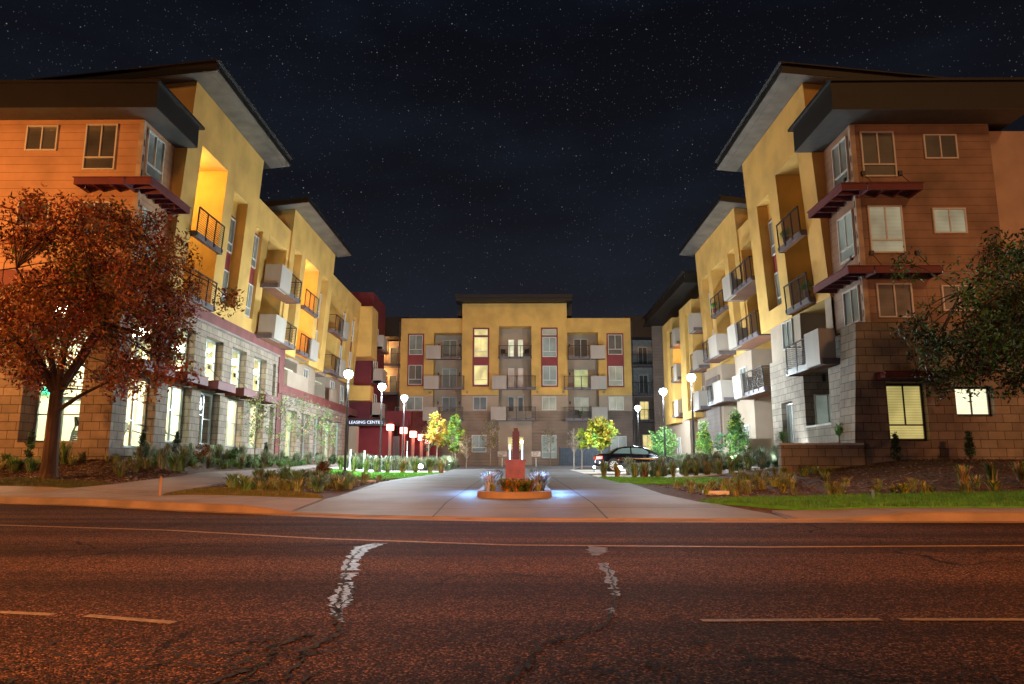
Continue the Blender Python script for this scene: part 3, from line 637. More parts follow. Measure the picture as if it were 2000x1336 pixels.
# ---- left wing lower part ------------------------------------------------
def left_base():
    T = lambda u, d, z: (-14.6-d, u, z); W = .62
    # columns: piers between openings; two storeys high up to y=44, one storey beyond
    cols = [26.2+3.15*i for i in range(12)]
    m = MB(); ops = []
    for i, c in enumerate(cols[:6]):
        a, b = c+.98, c+3.15
        if i == 5: b = 43.6
        ops += [(a, b, 1.9 if i else 1.6, 4.35, .45), (a+.15 if i > 1 else a, b, 4.85, 6.95, .45)]
    wallgrid(m, T, 26.2, 44.0, .6, 7.5, ops, back=False)
    ops2 = []
    for i, c in enumerate(cols[6:]):
        c += .9; ops2.append((c+.1, c+2.2, 1.5, 4.45, .45))
    wallgrid(m, T, 44.9, 62.6, .6, 5.25, ops2, back=False)
    m.quad(T(62.6, 0, .6), T(62.6, 3, .6), T(62.6, 3, 5.25), T(62.6, 0, 5.25))
    part(m, 'stone_wall', STONE, LR)
    for i, (a, b, c, d, e) in enumerate(ops): window(LR, T, a, b, c, d, GLASS, d=.43, style='L', frame=ALU, t=.09, mull=.55 if c < 4 else .5)
    for a, b, c, d, e in ops2: window(LR, T, a, b, c, d, GLASS, d=.43, style='L', frame=ALU, t=.08, mull=.5)
    for i in range(5):
        c = cols[i]; awning(LR, T, c+.1 if i == 0 else c+.55, c+2.6, 4.38, .95, cables=1, h=.36)
    # red bands
    m = MB(); m.tbox(T, 26.2, 44.99, -.06, .3, 7.52, 8.09); m.tbox(T, 44.02, 44.99, -.06, .3, 5.9, 7.52); m.tbox(T, 44.02, 44.88, -.06, .3, .6, 5.27)
    m.tbox(T, 44.02, 66, -.12, 1.2, 5.28, 5.88); part(m, 'red_band', REDB, LR)
    m = MB(); m.tbox(T, 26.1, 43.95, -.10, -.061, 7.46, 7.56); m.tbox(T, 44.9, 62.7, -.05, .2, 5.18, 5.277); part(m, 'coping', CONC, LR)
    # floor two behind the terrace: set back beige wall
    T2 = lambda u, d, z: (-15.3-d, u, z)
    m = MB(); wallgrid(m, T2, 45.0, 66, 5.89, 8.09, [(46.1, 50.0, 5.95, 7.9, 1.2), (54.6, 57.6, 5.95, 7.9, 1.2)])
    m.quad(T2(45, 0, 8.09), T2(66, 0, 8.09), T2(66, -.7, 8.09), T2(45, -.7, 8.09))
    part(m, 'beige_wall', BEI, LR)
    for a, b, p in ((46.5, 48.0, DRK), (55.0, 57.0, DRKG)): window(LR, T2, a, b, 5.95, 7.8, p, d=1.17, style='D')
    for a, b, p in ((51.5, 52.6, DRK), (59.0, 60.2, DRK), (62.4, 63.6, DRKG)): window(LR, T2, a, b, 6.0, 7.8, p, d=0)
    m = MB(); m.box(-14.9, -14.65, 46.0, 50.6, 5.89, 6.95); m.box(-15.28, -14.901, 46.0, 46.2, 5.89, 6.95); part(m, 'terrace_wall', BEI, LR); m = MB(); m.box(-14.85, -14.62, 57.2, 58.6, 5.89, 6.95); part(m, 'terrace_wall', BEI, LR)
    # front wall (towards the street)
    Fq = lambda u, d, z: (-u, 26.2+d, z)
    m = MB(); fo = [(15.75, 17.9, 1.75, 7.0, .9), (18.95, 21.1, 1.75, 7.0, .9), (22.3, 24.4, 1.75, 7.0, .9), (25.6, 27.7, 1.75, 7, .9)]
    wallgrid(m, Fq, 14.6, 34, .6, 7.5, fo, back=False); part(m, 'stone_wall', STONE, LR)
    for a, b, c, d, e in fo: window(LR, Fq, a, b, c, d, GLASS, d=.88, style='L', frame=ALU, t=.08, mull=.08)
    m = MB(); m.tbox(Fq, 14.54, 34, -.06, .3, 7.52, 8.09); part(m, 'red_band', REDB, LR)
    # gym room: floor, ceiling, inner walls
    WALLI = mat('gym_wall', (.72, .68, .48), .8, var=.03); 
    m = MB(); m.quad((-33, 27.15, 1.36), (-15.6, 27.15, 1.36), (-15.6, 61, 1.36), (-33, 61, 1.36)); part(m, 'floor_slab', CONC, LR)
    m = MB(); m.box(-33, -20.6, 44.5, 44.7, 1.3, 7.4); m.box(-33.2, -33, 27.1, 44.7, 1.3, 7.4); m.box(-20.6, -20.4, 39, 61, 1.3, 7.4); m.box(-20.4, -15.6, 60.5, 60.7, 1.3, 7.4); m.box(-20.6, -20.4, 30, 34, 1.36, 4.6)
    m.box(-33, -15.56, 27.1, 61, 7.3, 7.4); m.box(-24, -20.8, 33, 35, 1.36, 7.3)
    part(m, 'interior_wall', WALLI, LR)
    CEIL = emi('ceiling_panel', (.98, 1, .76), 60)
    m = MB()
    for i in range(6):
        for x in (-18.2, -23.5, -29):
            if i > 3 and x < -19: continue
            m.box(x-.9, x+.9, 28.6+i*5.0, 30.4+i*5.0, 7.2, 7.28)
    part(m, 'ceiling_light', CEIL, LR)
    m = MB(); m.box(-20.38, -20.3, 31.0, 31.6, 4.0, 4.25); part(m, 'exit_sign', emi('exit_green', (.02, .9, .45), 3.5), LR)
left_base()
# ---- street-side upper blocks (siding) on both wings ----------------------
def bay(s, root, x0, yf, xe, z0, z1, zroof, yb, fo, so_):
    Fq = lambda u, d, z: (s*u, yf+d, z); Sd = lambda u, d, z: (s*(x0+d), u, z)
    m = MB(); wallgrid(m, Fq, x0, xe, z0, z1, []); wallgrid(m, Sd, yf, yb, z0, z1, []); part(m, 'siding_wall', SIDE if s > 0 else SIDE_LIT, root)
    e = 30.3 if s > 0 else 29.9
    m = MB(); m.box(*sorted((s*(x0-so_), s*(xe+.9))), yf-fo, e-.35, z1+.02, zroof-.1)
    m.box(*sorted((s*(x0-so_-.1), s*(xe+1.0))), yf-fo-.1, e, zroof-.1, zroof)
    part(m, 'roof', ROOF, root)
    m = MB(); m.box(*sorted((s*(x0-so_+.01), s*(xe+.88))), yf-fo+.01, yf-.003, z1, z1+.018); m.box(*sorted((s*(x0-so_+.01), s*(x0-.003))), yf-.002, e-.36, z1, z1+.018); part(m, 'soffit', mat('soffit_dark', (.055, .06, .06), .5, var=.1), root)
    # trim board with slots at the corner
    m = MB()
    for a, b in ((z0, z1-.03),): m.tbox(Fq, x0-.035, x0+.16, -.03, -.002, a, b); m.tbox(Sd, yf-.0015, yf+.15, -.034, -.003, a, b)
    part(m, 'corner_trim', mat('trim_tan', (.42, .33, .25), .7), root)
    zz = z0+.25
    while zz < z1-.5:
        m = MB(); m.tbox(Sd, yf+.04, yf+.10, -.043, -.0345, zz, zz+.28); part(m, 'trim_slot', STEEL, root); zz += .62
    return Fq, Sd
FqR, SdR = bay(1, RR, 13.15, 27.3, 18.6, 6.25, 14.27, 15.5, 29.95, 1.25, 1.2)
FqL, SdL = bay(-1, LR, 14.75, 26.9, 34.0, 8.1, 14.4, 15.5, 29.5, 1.0, .95)
# right bay windows
window(RR, FqR, 13.5, 14.82, 12.07, 13.95, DRK, style='T'); window(RR, FqR, 15.97, 17.27, 12.8, 13.82, DRK, style='S')
window(RR, FqR, 13.55, 14.87, 8.98, 10.88, LIT_D, style='T'); window(RR, FqR, 16.04, 17.32, 9.75, 10.78, LIT_D, style='S', label='window with half raised blind')
window(RR, FqR, 13.63, 14.97, 6.45, 7.78, DRK, style='S'); window(RR, FqR, 16.09, 17.35, 6.7, 7.7, DRK, style='S')
for z, p in ((12.07, DRKG), (8.98, LIT_S), (6.4, DRKG)): window(RR, SdR, 27.62, 28.95, z, z+(1.88 if z > 8 else 1.4), p, style='T' if z > 8 else 'S')
for z in (11.18, 7.95):
    awning(RR, FqR, 13.2, 15.25 if z > 9 else 15.7, z, .95, cables=2, h=.26)
    a = awning(RR, SdR, 26.36, 29.6, z, .95, cables=1, h=.26)
awning(RR, lambda u, d, z: (u, 27.0+d, z), 13.2, 15.9, 4.05, .7, cables=1, h=.22)
# left bay windows
window(LR, FqL, 15.75, 17.0, 12.3, 14.2, DRK, style='T'); window(LR, FqL, 18.1, 19.35, 13.1, 14.15, DRK, style='S')
window(LR, FqL, 15.75, 17.0, 9.2, 11.0, DRK, style='T'); window(LR, FqL, 18.1, 19.35, 10.0, 11.0, DRK, style='S')
for z, p in ((12.3, DRKG), (9.1, LIT_S)): window(LR, SdL, 27.2, 28.55, z, z+1.85, p, style='T')
awning(LR, FqL, 14.8, 16.7, 11.35, .95, cables=0, h=.26); awning(LR, SdL, 25.96, 29.3, 11.35, .95, cables=0, h=.26)
# ---- right wing lower part ------------------------------------------------
def right_base():
    Fq = lambda u, d, z: (u, 27.0+d, z)
    # battered stone front: leans outwards at the foot
    def Fb(u, d, z): return (u-(.42 if u < 13 else 0)*(6.2-z)/4.5*.9 if u < 13 else u, 27.0+d, z)
    m = MB(); wallgrid(m, Fb, 12.62, 26, .4, 6.22, [(13.55, 15.0, 1.8, 3.95, .35), (16.05, 17.45, 2.7, 3.82, .35)], back=True)
    def Sb(u, d, z): return (12.62-.42*(6.2-z)/4.5*.9+d, u, z)
    def Ss(u, d, z): return (12.9+d, u, z)
    wallgrid(m, Sb, 27.0, 28.3, .4, 6.22, []); m.quad(Sb(28.3, 0, .4), Sb(28.3, .9, .4), Sb(28.3, .9, 6.22), Sb(28.3, 0, 6.22))
    wallgrid(m, Ss, 28.3, 37.4, .4, 6.1, [(30.4, 33.1, 2.66, 5.1, 1.9), (34.6, 36.1, 1.2, 3.95, .3), (30.4, 33.1, 5.15, 6.1, 1.9)])
    m.quad(Ss(37.4, 0, .4), Ss(37.4, 1.6, .4), Ss(37.4, 1.6, 6.1), Ss(37.4, 0, 6.1)); m.quad(Fq(12.6, 0, 6.22), Fq(26, 0, 6.22), Fq(26, .35, 6.22), Fq(12.6, .35, 6.22)); m.quad(Sb(27, 0, 6.22), Sb(28.3, 0, 6.22), Sb(28.3, .6, 6.22), Sb(27, .6, 6.22))
    part(m, 'stone_wall', STONE, RR)
    m = MB(); m.tbox(Ss, 30.42, 33.08, -.03, .25, 2.60, 2.68); part(m, 'sill', CONW, RR)
    window(RR, Fq, 13.58, 14.97, 1.85, 3.9, LIT_G2, d=.3, style='T', frame=BRZ); window(RR, Fq, 16.08, 17.42, 2.75, 3.78, LIT_W, d=.3, style='S', frame=BRZ, label='brightly lit window with half drawn blind')
    window(RR, Ss, 34.65, 36.05, 1.25, 3.9, DRKG, d=.28, style='T'); window(RR, lambda u, d, z: (12.9+u, 33.05+d, z), .4, 1.6, 2.7, 4.1, LIT_S, d=-.01, style='S')
    balcony(RR, Ss, 29.1, 33.2, 4.95, .72, box=(29.15, 30.6), rail=(30.65, 33.15), bh=1.45)
    lum(RR, lambda u, d, z: (12.9+u, 33.07+d, z), .9, 4.85)
    # beige storey over the stone
    m = MB(); Sg = lambda u, d, z: (13.05+d, u, z)
    wallgrid(m, Sg, 29.95, 37.4, 6.1, 7.9, [(30.6, 33.4, 6.1, 7.9, 1.9)]); m.quad(Sg(37.4, 0, 6.1), Sg(37.4, 1.5, 6.1), Sg(37.4, 1.5, 7.9), Sg(37.4, 0, 7.9)); part(m, 'beige_wall', BEI, RR)
    window(RR, Sg, 34.3, 35.6, 6.5, 7.85, DRKG, style='S'); window(RR, Sg, 31.2, 32.8, 6.2, 7.6, DRK, d=1.87, style='D')
    # lower storeys of the court side
    m = MB(); Tl = lambda u, d, z: (14.05+d, u, z)
    wallgrid(m, Tl, 37.4, 73, .4, 7.9, [(38.6, 43.8, .4, 7.9, 1.6), (47.2, 50.4, .4, 7.9, 1.9), (57.8, 60.5, .4, 7.9, 1.6)]); part(m, 'beige_wall', BEI, RR)
    m = MB(); m.tbox(Tl, 50.9, 54.4, -.12, .3, .4, 7.2); part(m, 'siding_wall', SIDEB, RR)
    m = MB(); m.tbox(Tl, 37.42, 38.2, -.5, .3, .4, 4.6); part(m, 'pier', BEI, RR)
    for z in (1.5, 5.1): window(RR, Tl, 44.8, 46.2, z, z+1.9, DRKG if z > 3 else LIT_S, style='T')
    window(RR, Tl, 55.4, 56.5, 1.6, 3.4, DRK, style='S'); window(RR, Tl, 64, 65.3, 1.9, 3.4, DRK, style='S'); window(RR, Tl, 55.2, 56.6, 5.1, 6.9, DRK)
    for z in (1.3,): window(RR, Tl, 39.4, 40.9, z, z+2.1, LIT_S, d=1.57, style='D'); window(RR, Tl, 58.4, 60, z, z+2.1, LIT_S, d=1.57, style='D')
    m = MB(); m.box(12.0, 13.3, 38.9, 39.1, .4, 2.35); m.box(12.0, 12.2, 39.1, 42.8, .4, 2.35); m.box(12.5, 14.0, 44.6, 44.8, .4, 2.05); m.box(12.5, 12.7, 44.8, 50, .4, 2.05); part(m, 'patio_wall', BEI, RR)
    # third section: yellow bays against a darker set back wall under a deep roof
    m = MB(); Tw = lambda u, d, z: (15.1+d, u, z); wallgrid(m, Tw, 54.2, 73, 7.9, 14.9, []); part(m, 'set_back_wall', mat('stucco_ochre', (.42, .28, .10), .85, bump=.2), RR)
    m = MB()
    for a, b in ((55.9, 60.2), (63.1, 67.4)):
        T = lambda u, d, z: (13.45+d, u, z)
        wallgrid(m, T, a, b, 4.6, 13.78, [(a+1.3, a+2.4, 5.2, 13.0, .5)])
        for y in (a, b): m.quad(T(y, 0, 4.6), T(y, 1.65, 4.6), T(y, 1.65, 13.78), T(y, 0, 13.78))
        m.quad(T(a, 0, 13.78), T(b, 0, 13.78), T(b, 1.65, 13.78), T(a, 1.65, 13.78)); m.quad(T(a, 0, 4.6), T(b, 0, 4.6), T(b, 1.65, 4.6), T(a, 1.65, 4.6))
    part(m, 'bay_wall', YEL, RR)
    for a in (55.9, 63.1):
        for z in (5.4, 8.4, 11.2): window(RR, lambda u, d, z: (13.45+d, u, z), a+1.35, a+2.35, z, z+1.5, DRK, d=.48, style='S')
    m = MB(); m.box(12.75, 16.5, 55.2, 73.5, 14.92, 15.1); m.box(12.9, 16.5, 55.3, 73.5, 15.1, 15.8); m.box(12.7, 16.5, 55.1, 73.6, 15.8, 15.88); part(m, 'roof', ROOF, RR)
    m = MB(); m.box(13.5, 20, 73, 73.3, .4, 15); part(m, 'end_wall', SIDEB, RR)
    Tz = lambda u, d, z: (15.1+d, u, z)
    for z in (5.0, 8.0, 11.0):
        balcony(RR, Tz, 53.2 if z < 9 else 54.3, 55.85, z, 1.9, box=(53.3 if z < 9 else 54.35, 54.6 if z < 9 else 55.5), rail=(54.7, 55.8))
        balcony(RR, Tz, 60.3, 63.0, z, 1.9, box=(60.4, 61.6), rail=(61.7, 62.95))
        window(RR, Tz, 60.8, 62.4, z+.2, z+2.1, DRK if z != 8.0 else LIT_Y, style='D')
    # far end of the street front, salmon wall with a rain pipe
    m = MB(); m.box(18.62, 34, 27.7, 28.2, .4, 14.15); part(m, 'salmon_wall', PINK, RR)
    m = MB(); m.tube((18.72, 27.6, 6.3), (18.72, 27.6, 14.2), .05); part(m, 'rain_pipe', FRAME, RR)
LIT_G2 = blind_mat('lit_blind_street', (.95, .78, .26), .55, pitch=.06, dark=.45)
right_base()
# light inside the bright recesses
LR_l = point('recess_light', (-15.9, 31.6, 14.2), 420, (1, .66, .16), .12, LR)
point('recess_light', (-15.9, 48.4, 13.6), 260, (1, .58, .16), .12, LR); point('recess_light', (-15.9, 48.4, 10.4), 200, (1, .55, .16), .12, LR)
point('recess_light', (14.4, 61.6, 10.4), 120, (1, .6, .12), .1, RR)
# ================================================================ CENTRAL BLOCK
def central():
    Y = 74.; root = thing('apartment_building', (-.3, 76, 1.0), 'yellow central block closing the courtyard, with a raised middle and maroon window columns', 'apartment building')
    def T(u, d, z): return (u, Y+d-.02*(z-8), z)
    def TT(u, d, z): return (u, Y+d-.25-.03*(z-8), z)
    recs = [(-8.68, -5.77, 1.0, 14.42, 1.5), (5.0, 8.15, 1.0, 14.45, 1.5)]
    for a, b in ((-12.05, -5.75), (4.95, 11.48)):
        m = MB(); wallgrid(m, T, a, b, 8.0, 15.93, [(p, q, 8.0, d, e) for p, q, c, d, e in recs]); m.quad(T(a, 0, 15.93), T(b, 0, 15.93), T(b, 1, 15.93), T(a, 1, 15.93)); m.quad(T(a, 0, 8), T(a, 8, 8), T(a, 8, 15.93), T(a, 0, 15.93)); m.quad(T(b, 0, 8), T(b, 8, 8), T(b, 8, 15.93), T(b, 0, 15.93)); part(m, 'yellow_wall', YEL, root)
    cr = (-2.02, 1.32, 8.0, 15.05, 1.5)
    m = MB(); wallgrid(m, TT, -5.75, 4.95, 8.0, 17.4, [cr]); 
    for a in (-5.75, 4.95): m.quad(TT(a, 0, 8), TT(a, 6, 8), TT(a, 6, 17.4), TT(a, 0, 17.4))
    part(m, 'tower_wall', YEL, root)
    m = MB(); m.box(-6.4, 5.5, 72.3, 80, 17.75, 18.1); m.box(-6.35, 5.45, 72.4, 80, 17.43, 17.75); m.box(-6.3, -5.8, 73.9, 78, 16.2, 17.4); m.box(5.0, 5.5, 73.9, 78, 16.2, 17.4); part(m, 'roof', ROOF, root)
    m = MB(); wallgrid(m, T, -12.05, -5.75, 6.4, 8.0, [(a, b, 1, d, e) for a, b, c, d, e in recs]); wallgrid(m, T, -5.75, 4.95, 6.4, 8.0, [(-2.02, 1.32, 1, 9, 1.5)]); wallgrid(m, T, 4.95, 11.48, 6.4, 8.0, [(a, b, 1, d, e) for a, b, c, d, e in recs])
    wallgrid(m, T, -2.02, 1.32, 1.0, 6.4, []); 
    part(m, 'beige_wall', BEI, root)
    m = MB(); 
    for a, b in ((-8.7, -5.75), (4.98, 8.17)): m.quad(T(a, 1.45, 1), T(b, 1.45, 1), T(b, 1.45, 14.45), T(a, 1.45, 14.45))
    m.quad(TT(-2.02, 1.45, 6.4), TT(1.32, 1.45, 6.4), TT(1.32, 1.45, 15.05), TT(-2.02, 1.45, 15.05)); part(m, 'recess_wall', BEI, root)
    m = MB(); wallgrid(m, T, -12.05, -9.3, .5, 6.4, []); m.box(-9.32, -8.72, 73.95, 75.0, .5, 6.38); part(m, 'brick_wall', MARO, root)
    TAU = siding_mat('siding_taupe', (.24, .17, .125), .32)
    for a, b in ((-8.7, -2.02), (1.32, 4.95)): m = MB(); wallgrid(m, T, a, b, .5, 6.4, []); part(m, 'siding_wall', TAU, root)
    m = MB(); wallgrid(m, T, 4.95, 11.48, .5, 6.4, []); part(m, 'siding_wall', SIDEB, root)
    # maroon window columns
    for (a, b, z0, z1, TQ, ps, tr) in ((-11.32, -9.66, 8.93, 14.33, T, (DRKG, DRK), 0), (9.0, 10.72, 8.8, 14.33, T, (DRK, LIT_D), 0), (-4.65, -2.98, 8.86, 14.87, TT, (LIT_Y, LIT_Y), LIT_Y), (2.30, 4.0, 8.8, 14.87, TT, (LIT_S, LIT_S), LIT_D)):
        m = MB(); m.tbox(TQ, a, b, -.07, -.01, z0, z1); part(m, 'red_panel', REDP, root)
        t2 = 14.18 if not tr else 13.9
        window(root, TQ, a+.14, b-.14, z0+.16, z0+2.15, ps[1], d=-.08); window(root, TQ, a+.14, b-.14, t2-2.05, t2, ps[0], d=-.08)
        if tr: window(root, TQ, a+.14, b-.14, 14.08, 14.72, tr, d=-.08, style='P', t=.04)
    # recess doors
    for u0, u1, TQ, L in ((-7.9, -6.4, T, ((11.9, DRKG), (8.9, DRKG), (5.95, DRK))), (5.75, 7.2, T, ((12.0, DRK), (8.8, LIT_G), (5.9, LIT_D)))):
        for z, p in L: window(root, TQ, u0, u1, z, z+2.0, p, d=1.43 if z > 6.4 or True else -.02, style='D')
    for z, p in ((11.95, LIT_W), (8.95, LIT_R), (6.0, DRK)):
        for u0, u1 in ((-1.08, -.45), (-.08, .5)): window(root, TT, u0, u1, z, z+1.95, p, d=1.41, style='P', t=.05)
    # beige storey windows and ground windows
    for u0, u1, p in ((-11.35, -9.7, DRKG), (-4.6, -3.2, DRK), (2.36, 3.8, LIT_D), (9.1, 10.6, LIT_D)): window(root, T, u0, u1, 6.5, 7.85, p, style='S')
    window(root, T, -4.7, -3.25, 2.3, 4.0, DRKG); window(root, T, 2.3, 3.8, 1.7, 4.0, LIT_S, style='T'); window(root, T, 9.2, 10.8, 2.4, 3.9, LIT_S, style='S'); window(root, T, -1.1, .5, 2.5, 3.8, LIT_Y, style='S')
    # balconies
    for z, r, b in ((11.6, (-7.8, -5.8), (-9.35, -7.85)), (8.55, (-7.9, -5.5), (-9.5, -8.0)), (5.4, (-7.95, -5.6), (-9.55, -8.05))): balcony(root, T, b[0], r[1], z, .9, box=b, rail=r)
    for z, r, b in ((11.65, (-2.0, 1.3), None), (8.5, (-1.15, 1.7), (-2.65, -1.2)), (5.4, (-1.2, 1.7), (-2.75, -1.25))): balcony(root, TT, b[0] if b else r[0], r[1], z, .9 if b else .3, box=b, rail=r)
    for z, r, b in ((11.6, (5.02, 7.2), (7.25, 8.75)), (8.5, (4.6, 7.2), (7.25, 8.8)), (5.4, (4.6, 7.25), (7.3, 8.85))): balcony(root, T, r[0], b[1], z, .9, box=b, rail=r)
    return root
CR = central()
# ================================================================ LINKS BEHIND THE COURT CORNERS
def links():
    r = thing('apartment_building', (-15.5, 80, 1), 'corner block with warmly lit balcony galleries, left of the central block', 'apartment building', 'recessed corner blocks')
    T = lambda u, d, z: (u, 80+d, z)
    m = MB(); wallgrid(m, T, -19.5, -12, 8.6, 14.6, []); part(m, 'gallery_wall', mat('stucco_peach', (.60, .42, .27), .8), r)
    m = MB(); wallgrid(m, T, -19.5, -12, .5, 8.6, []); part(m, 'brick_wall', MARO, r)
    m = MB(); m.box(-19.5, -11.9, 77.9, 86, 14.75, 16.9); part(m, 'roof', ROOF, r)
    for z in (8.5, 11.6):
        m = MB(); n = 6
        for k in range(n):
            a = -19+7*k/n; b = -19+7*(k+1)/n; ya = 78.6-.5*math.sin(math.pi*k/n); yb2 = 78.6-.5*math.sin(math.pi*(k+1)/n)
            m.hexa([(a, ya, z), (b, yb2, z), (b, 79.99, z), (a, 79.99, z), (a, ya, z+.28), (b, yb2, z+.28), (b, 79.99, z+.28), (a, 79.99, z+.28)])
        bb = m.build('balcony', DECK, r); m = MB()
        for k in range(n+1):
            a = -19+7*k/n; ya = 78.65-.5*math.sin(math.pi*k/n); m.tube((a, ya, z+.2), (a, ya, z+1.4), .03, n=5)
            if k < n:
                b = -19+7*(k+1)/n; yb2 = 78.65-.5*math.sin(math.pi*(k+1)/n)
                for q in range(8): m.tube((a, ya, z+.4+q*.14), (b, yb2, z+.4+q*.14), .012 if q < 7 else .03, n=4)
        m.build('railing', STEEL, bb)
        for a in (-16.9, -14.2, -12.9): window(r, T, a, a+.8, z+.35, z+2.3, DRKG, style='P')
        point('gallery_light', (-15.2, 79.5, z+2.2), 260, (1, .55, .2), .12, r); point('gallery_light', (-17.2, 79.5, z+2.2), 180, (1, .55, .2), .12, r)
    for a, z in ((-15.5, 2), (-15.5, 5.4), (-13.5, 5.4)): window(r, T, a, a+1.1, z, z+1.9, DRK, style='S')
    # maroon stair tower at the end of the left wing
    t = thing('stair_tower', (-15, 70, 1), 'tall maroon stair tower with white balcony boxes behind the left wing', 'tower')
    m = MB(); m.box(-17, -13.75, 67.6, 74.0, .5, 17.2); part(m, 'wall', MARW, t)
    Ts = lambda u, d, z: (-13.74-d, u, z)
    for z in (5.4, 8.6, 11.8):
        balcony(t, Ts, 68.0, 71.4, z, .9, box=(68.0, 69.8), rail=(69.9, 71.4)); window(t, Ts, 68.6, 70.4, z+.3, z+2.3, DRK, style='D')
    # right link
    r = thing('apartment_building', (15, 80, 1), 'dark corner block with unlit balconies, right of the central block', 'apartment building', 'recessed corner blocks')
    m = MB(); wallgrid(m, T, 11.6, 20, 8.4, 14.7, []); part(m, 'grey_wall', mat('stucco_grey', (.30, .29, .28), .85), r)
    m = MB(); wallgrid(m, T, 11.6, 20, .5, 8.4, []); part(m, 'siding_wall', SIDEB, r)
    m = MB(); m.box(11.5, 20, 78.2, 86, 14.72, 17.0); part(m, 'roof', ROOF, r)
    for z in (5.6, 8.5, 11.6): balcony(r, T, 12.0, 17.6, z, 1.2, rail=(12.05, 17.55)); window(r, T, 13.2, 14.2, z+.3, z+2.3, LIT_Y if z < 6 else DRK, style='S'); window(r, T, 15.4, 17, z+.3, z+2.3, DRK if z != 11.6 else LIT_R, style='D')
    window(r, T, 13.4, 14.5, 2.6, 4.3, LIT_Y, style='T'); window(r, T, 11.9, 12.4, 2.6, 4.3, LIT_R, style='P'); window(r, T, 11.9, 12.4, 5.9, 7.9, LIT_Y, style='P')
links()
# ================================================================ LEASING ENTRANCE
def leasing():
    t = thing('leasing_entrance', (-12.3, 66, 1), 'maroon entrance under a dark canopy with the words leasing center', 'entrance')
    for q in ((-14.55, -11.4, 66.5, 66.9, .8, 4.9), (-11.39, -10.6, 70.4, 70.7, .8, 5.3), (-13.7, -10.4, 71, 71.3, 4.8, 6.2)): m = MB(); m.box(*q); part(m, 'wall', MARW, t)
    m = MB(); m.box(-14.6, -13.9, 63.2, 64.0, .8, 4.3); part(m, 'pier', BEI, t)
    m = MB(); m.box(-11.38, -10.75, 66.6, 66.8, .9, 3.6); part(m, 'door', BRZ, t)
    m = MB(); m.box(-15.0, -11.75, 64.2, 66.4, 4.45, 5.0); m.box(-15.0, -11.7, 64.15, 64.19, 4.40, 4.48); c = part(m, 'canopy', mat('canopy_dark', (.03, .03, .035), .4), t)
    cu = bpy.data.curves.new('t', 'FONT'); cu.body = 'LEASING CENTER'; cu.size = .37; cu.extrude = .02; cu.align_x = 'CENTER'; cu.space_character = 1.02
    tmp = bpy.data.objects.new('t', cu); sc.collection.objects.link(tmp); dg = bpy.context.evaluated_depsgraph_get(); me = bpy.data.meshes.new_from_object(tmp.evaluated_get(dg)); bpy.data.objects.remove(tmp)
    me.name = 'sign_letters'; me.transform(Matrix.Rotation(R(90), 4, 'X')); me.materials.clear(); me.materials.append(emi('sign_white', (.72, .80, 1), .9))
    o = bpy.data.objects.new('sign_letters', me); sc.collection.objects.link(o); o.parent = c; o.location = Vector((-13.35, 64.12, 4.58))-ORG[c.name]; ORG[o.name] = Vector((-13.35, 64.12, 4.58))
    # lanterns on posts in front of the maroon wall
    LG = emi('lantern_glow', (1, .42, .34), 7)
    for i, (x, y, z) in enumerate(((-11.35, 65.0, 4.05), (-10.25, 65.6, 3.8), (-9.5, 66.4, 3.5), (-8.85, 67.2, 3.25), (-8.35, 68.0, 2.98))):
        l = thing('lantern', (x, y, 1), ['cube lantern glowing white and pink, highest of the five, beside the sign canopy', 'second cube lantern of the row counted from the sign canopy', 'middle cube lantern of the glowing row, over the tan posts',
                                       'fourth cube lantern of the row counted from the sign canopy', 'lowest cube lantern of the row, farthest from the sign canopy'][i], 'lantern', 'cube lanterns on posts by the leasing entrance')
        m = MB(); m.box(x-.27, x+.27, y-.27, y+.27, z, z+.52); part(m, 'lamp_shade', LG, l)
        m = MB()
        for a in (-.29, .29):
            for b in (-.29, .29): m.box(x+a-.02, x+a+.02, y+b-.02, y+b+.02, z-.02, z+.55)
            m.box(x-.27, x+.27, y+a-.015, y+a+.015, z+.24, z+.27)
        part(m, 'frame', REDS, l)
        m = MB(); m.box(x-.12, x+.12, y-.1, y+.1, H(x, y)-.1, z-.03); part(m, 'post', mat('post_tan', (.30, .17, .12), .6) if i else BEI, l)
        point('lantern_light', (x, y-.6, z+.2), 90, (1, .13, .10), .2, l)
    m = MB(); m.box(-10.6, -7.7, 71.4, 71.7, .9, 4.1); part(m, 'wall', MARW, t)
leasing()
# ================================================================ STREET AND COURT LAMPS
def street_lamp(x, y, h, power, label, base_z=None):
    z = H(x, y)-.02 if base_z is None else base_z
    t = thing('street_lamp', (x, y, z), label, 'street lamp', 'slim post lamps around the court')
    m = MB(); m.tube((x, y, z), (x, y, z+h-.25), .065, .045, n=10); part(m, 'pole', STEEL, t)
    m = MB(); m.lathe((x, y, z), [(.14, 0), (.14, .05), (.09, .12), (.08, .25)], 12); part(m, 'base_cover', STEEL, t)
    m = MB(); m.lathe((x, y, z+h), [(.05, -.27), (.10, -.22), (.12, -.2)], 12); m.lathe((x, y, z+h), [(.17, .20), (.15, .24), (.04, .29)], 16)
    for k in range(4): a = k*math.pi/2+.78; m.tube((x+.12*math.cos(a), y+.12*math.sin(a), z+h-.2), (x+.16*math.cos(a), y+.16*math.sin(a), z+h+.21), .012, n=4)
    part(m, 'lamp_head', STEEL, t)
    m = MB(); m.lathe((x, y, z+h), [(.06, -.22), (.17, -.15), (.235, -.02), (.235, .06), (.17, .17), (.06, .20)], 18); g = m.build('lamp_glass', LAMPG, t, smooth=True); 
    g.visible_shadow = True
    point('lamp_light', (x, y, z+h-.5), power, (.82, .94, 1), .28, t)
    return t
PW = 3000
street_lamp(-8.55, 36.5, 5.0, PW*.62, 'tall lamp post in the left bed, nearest and highest of the left lamps')
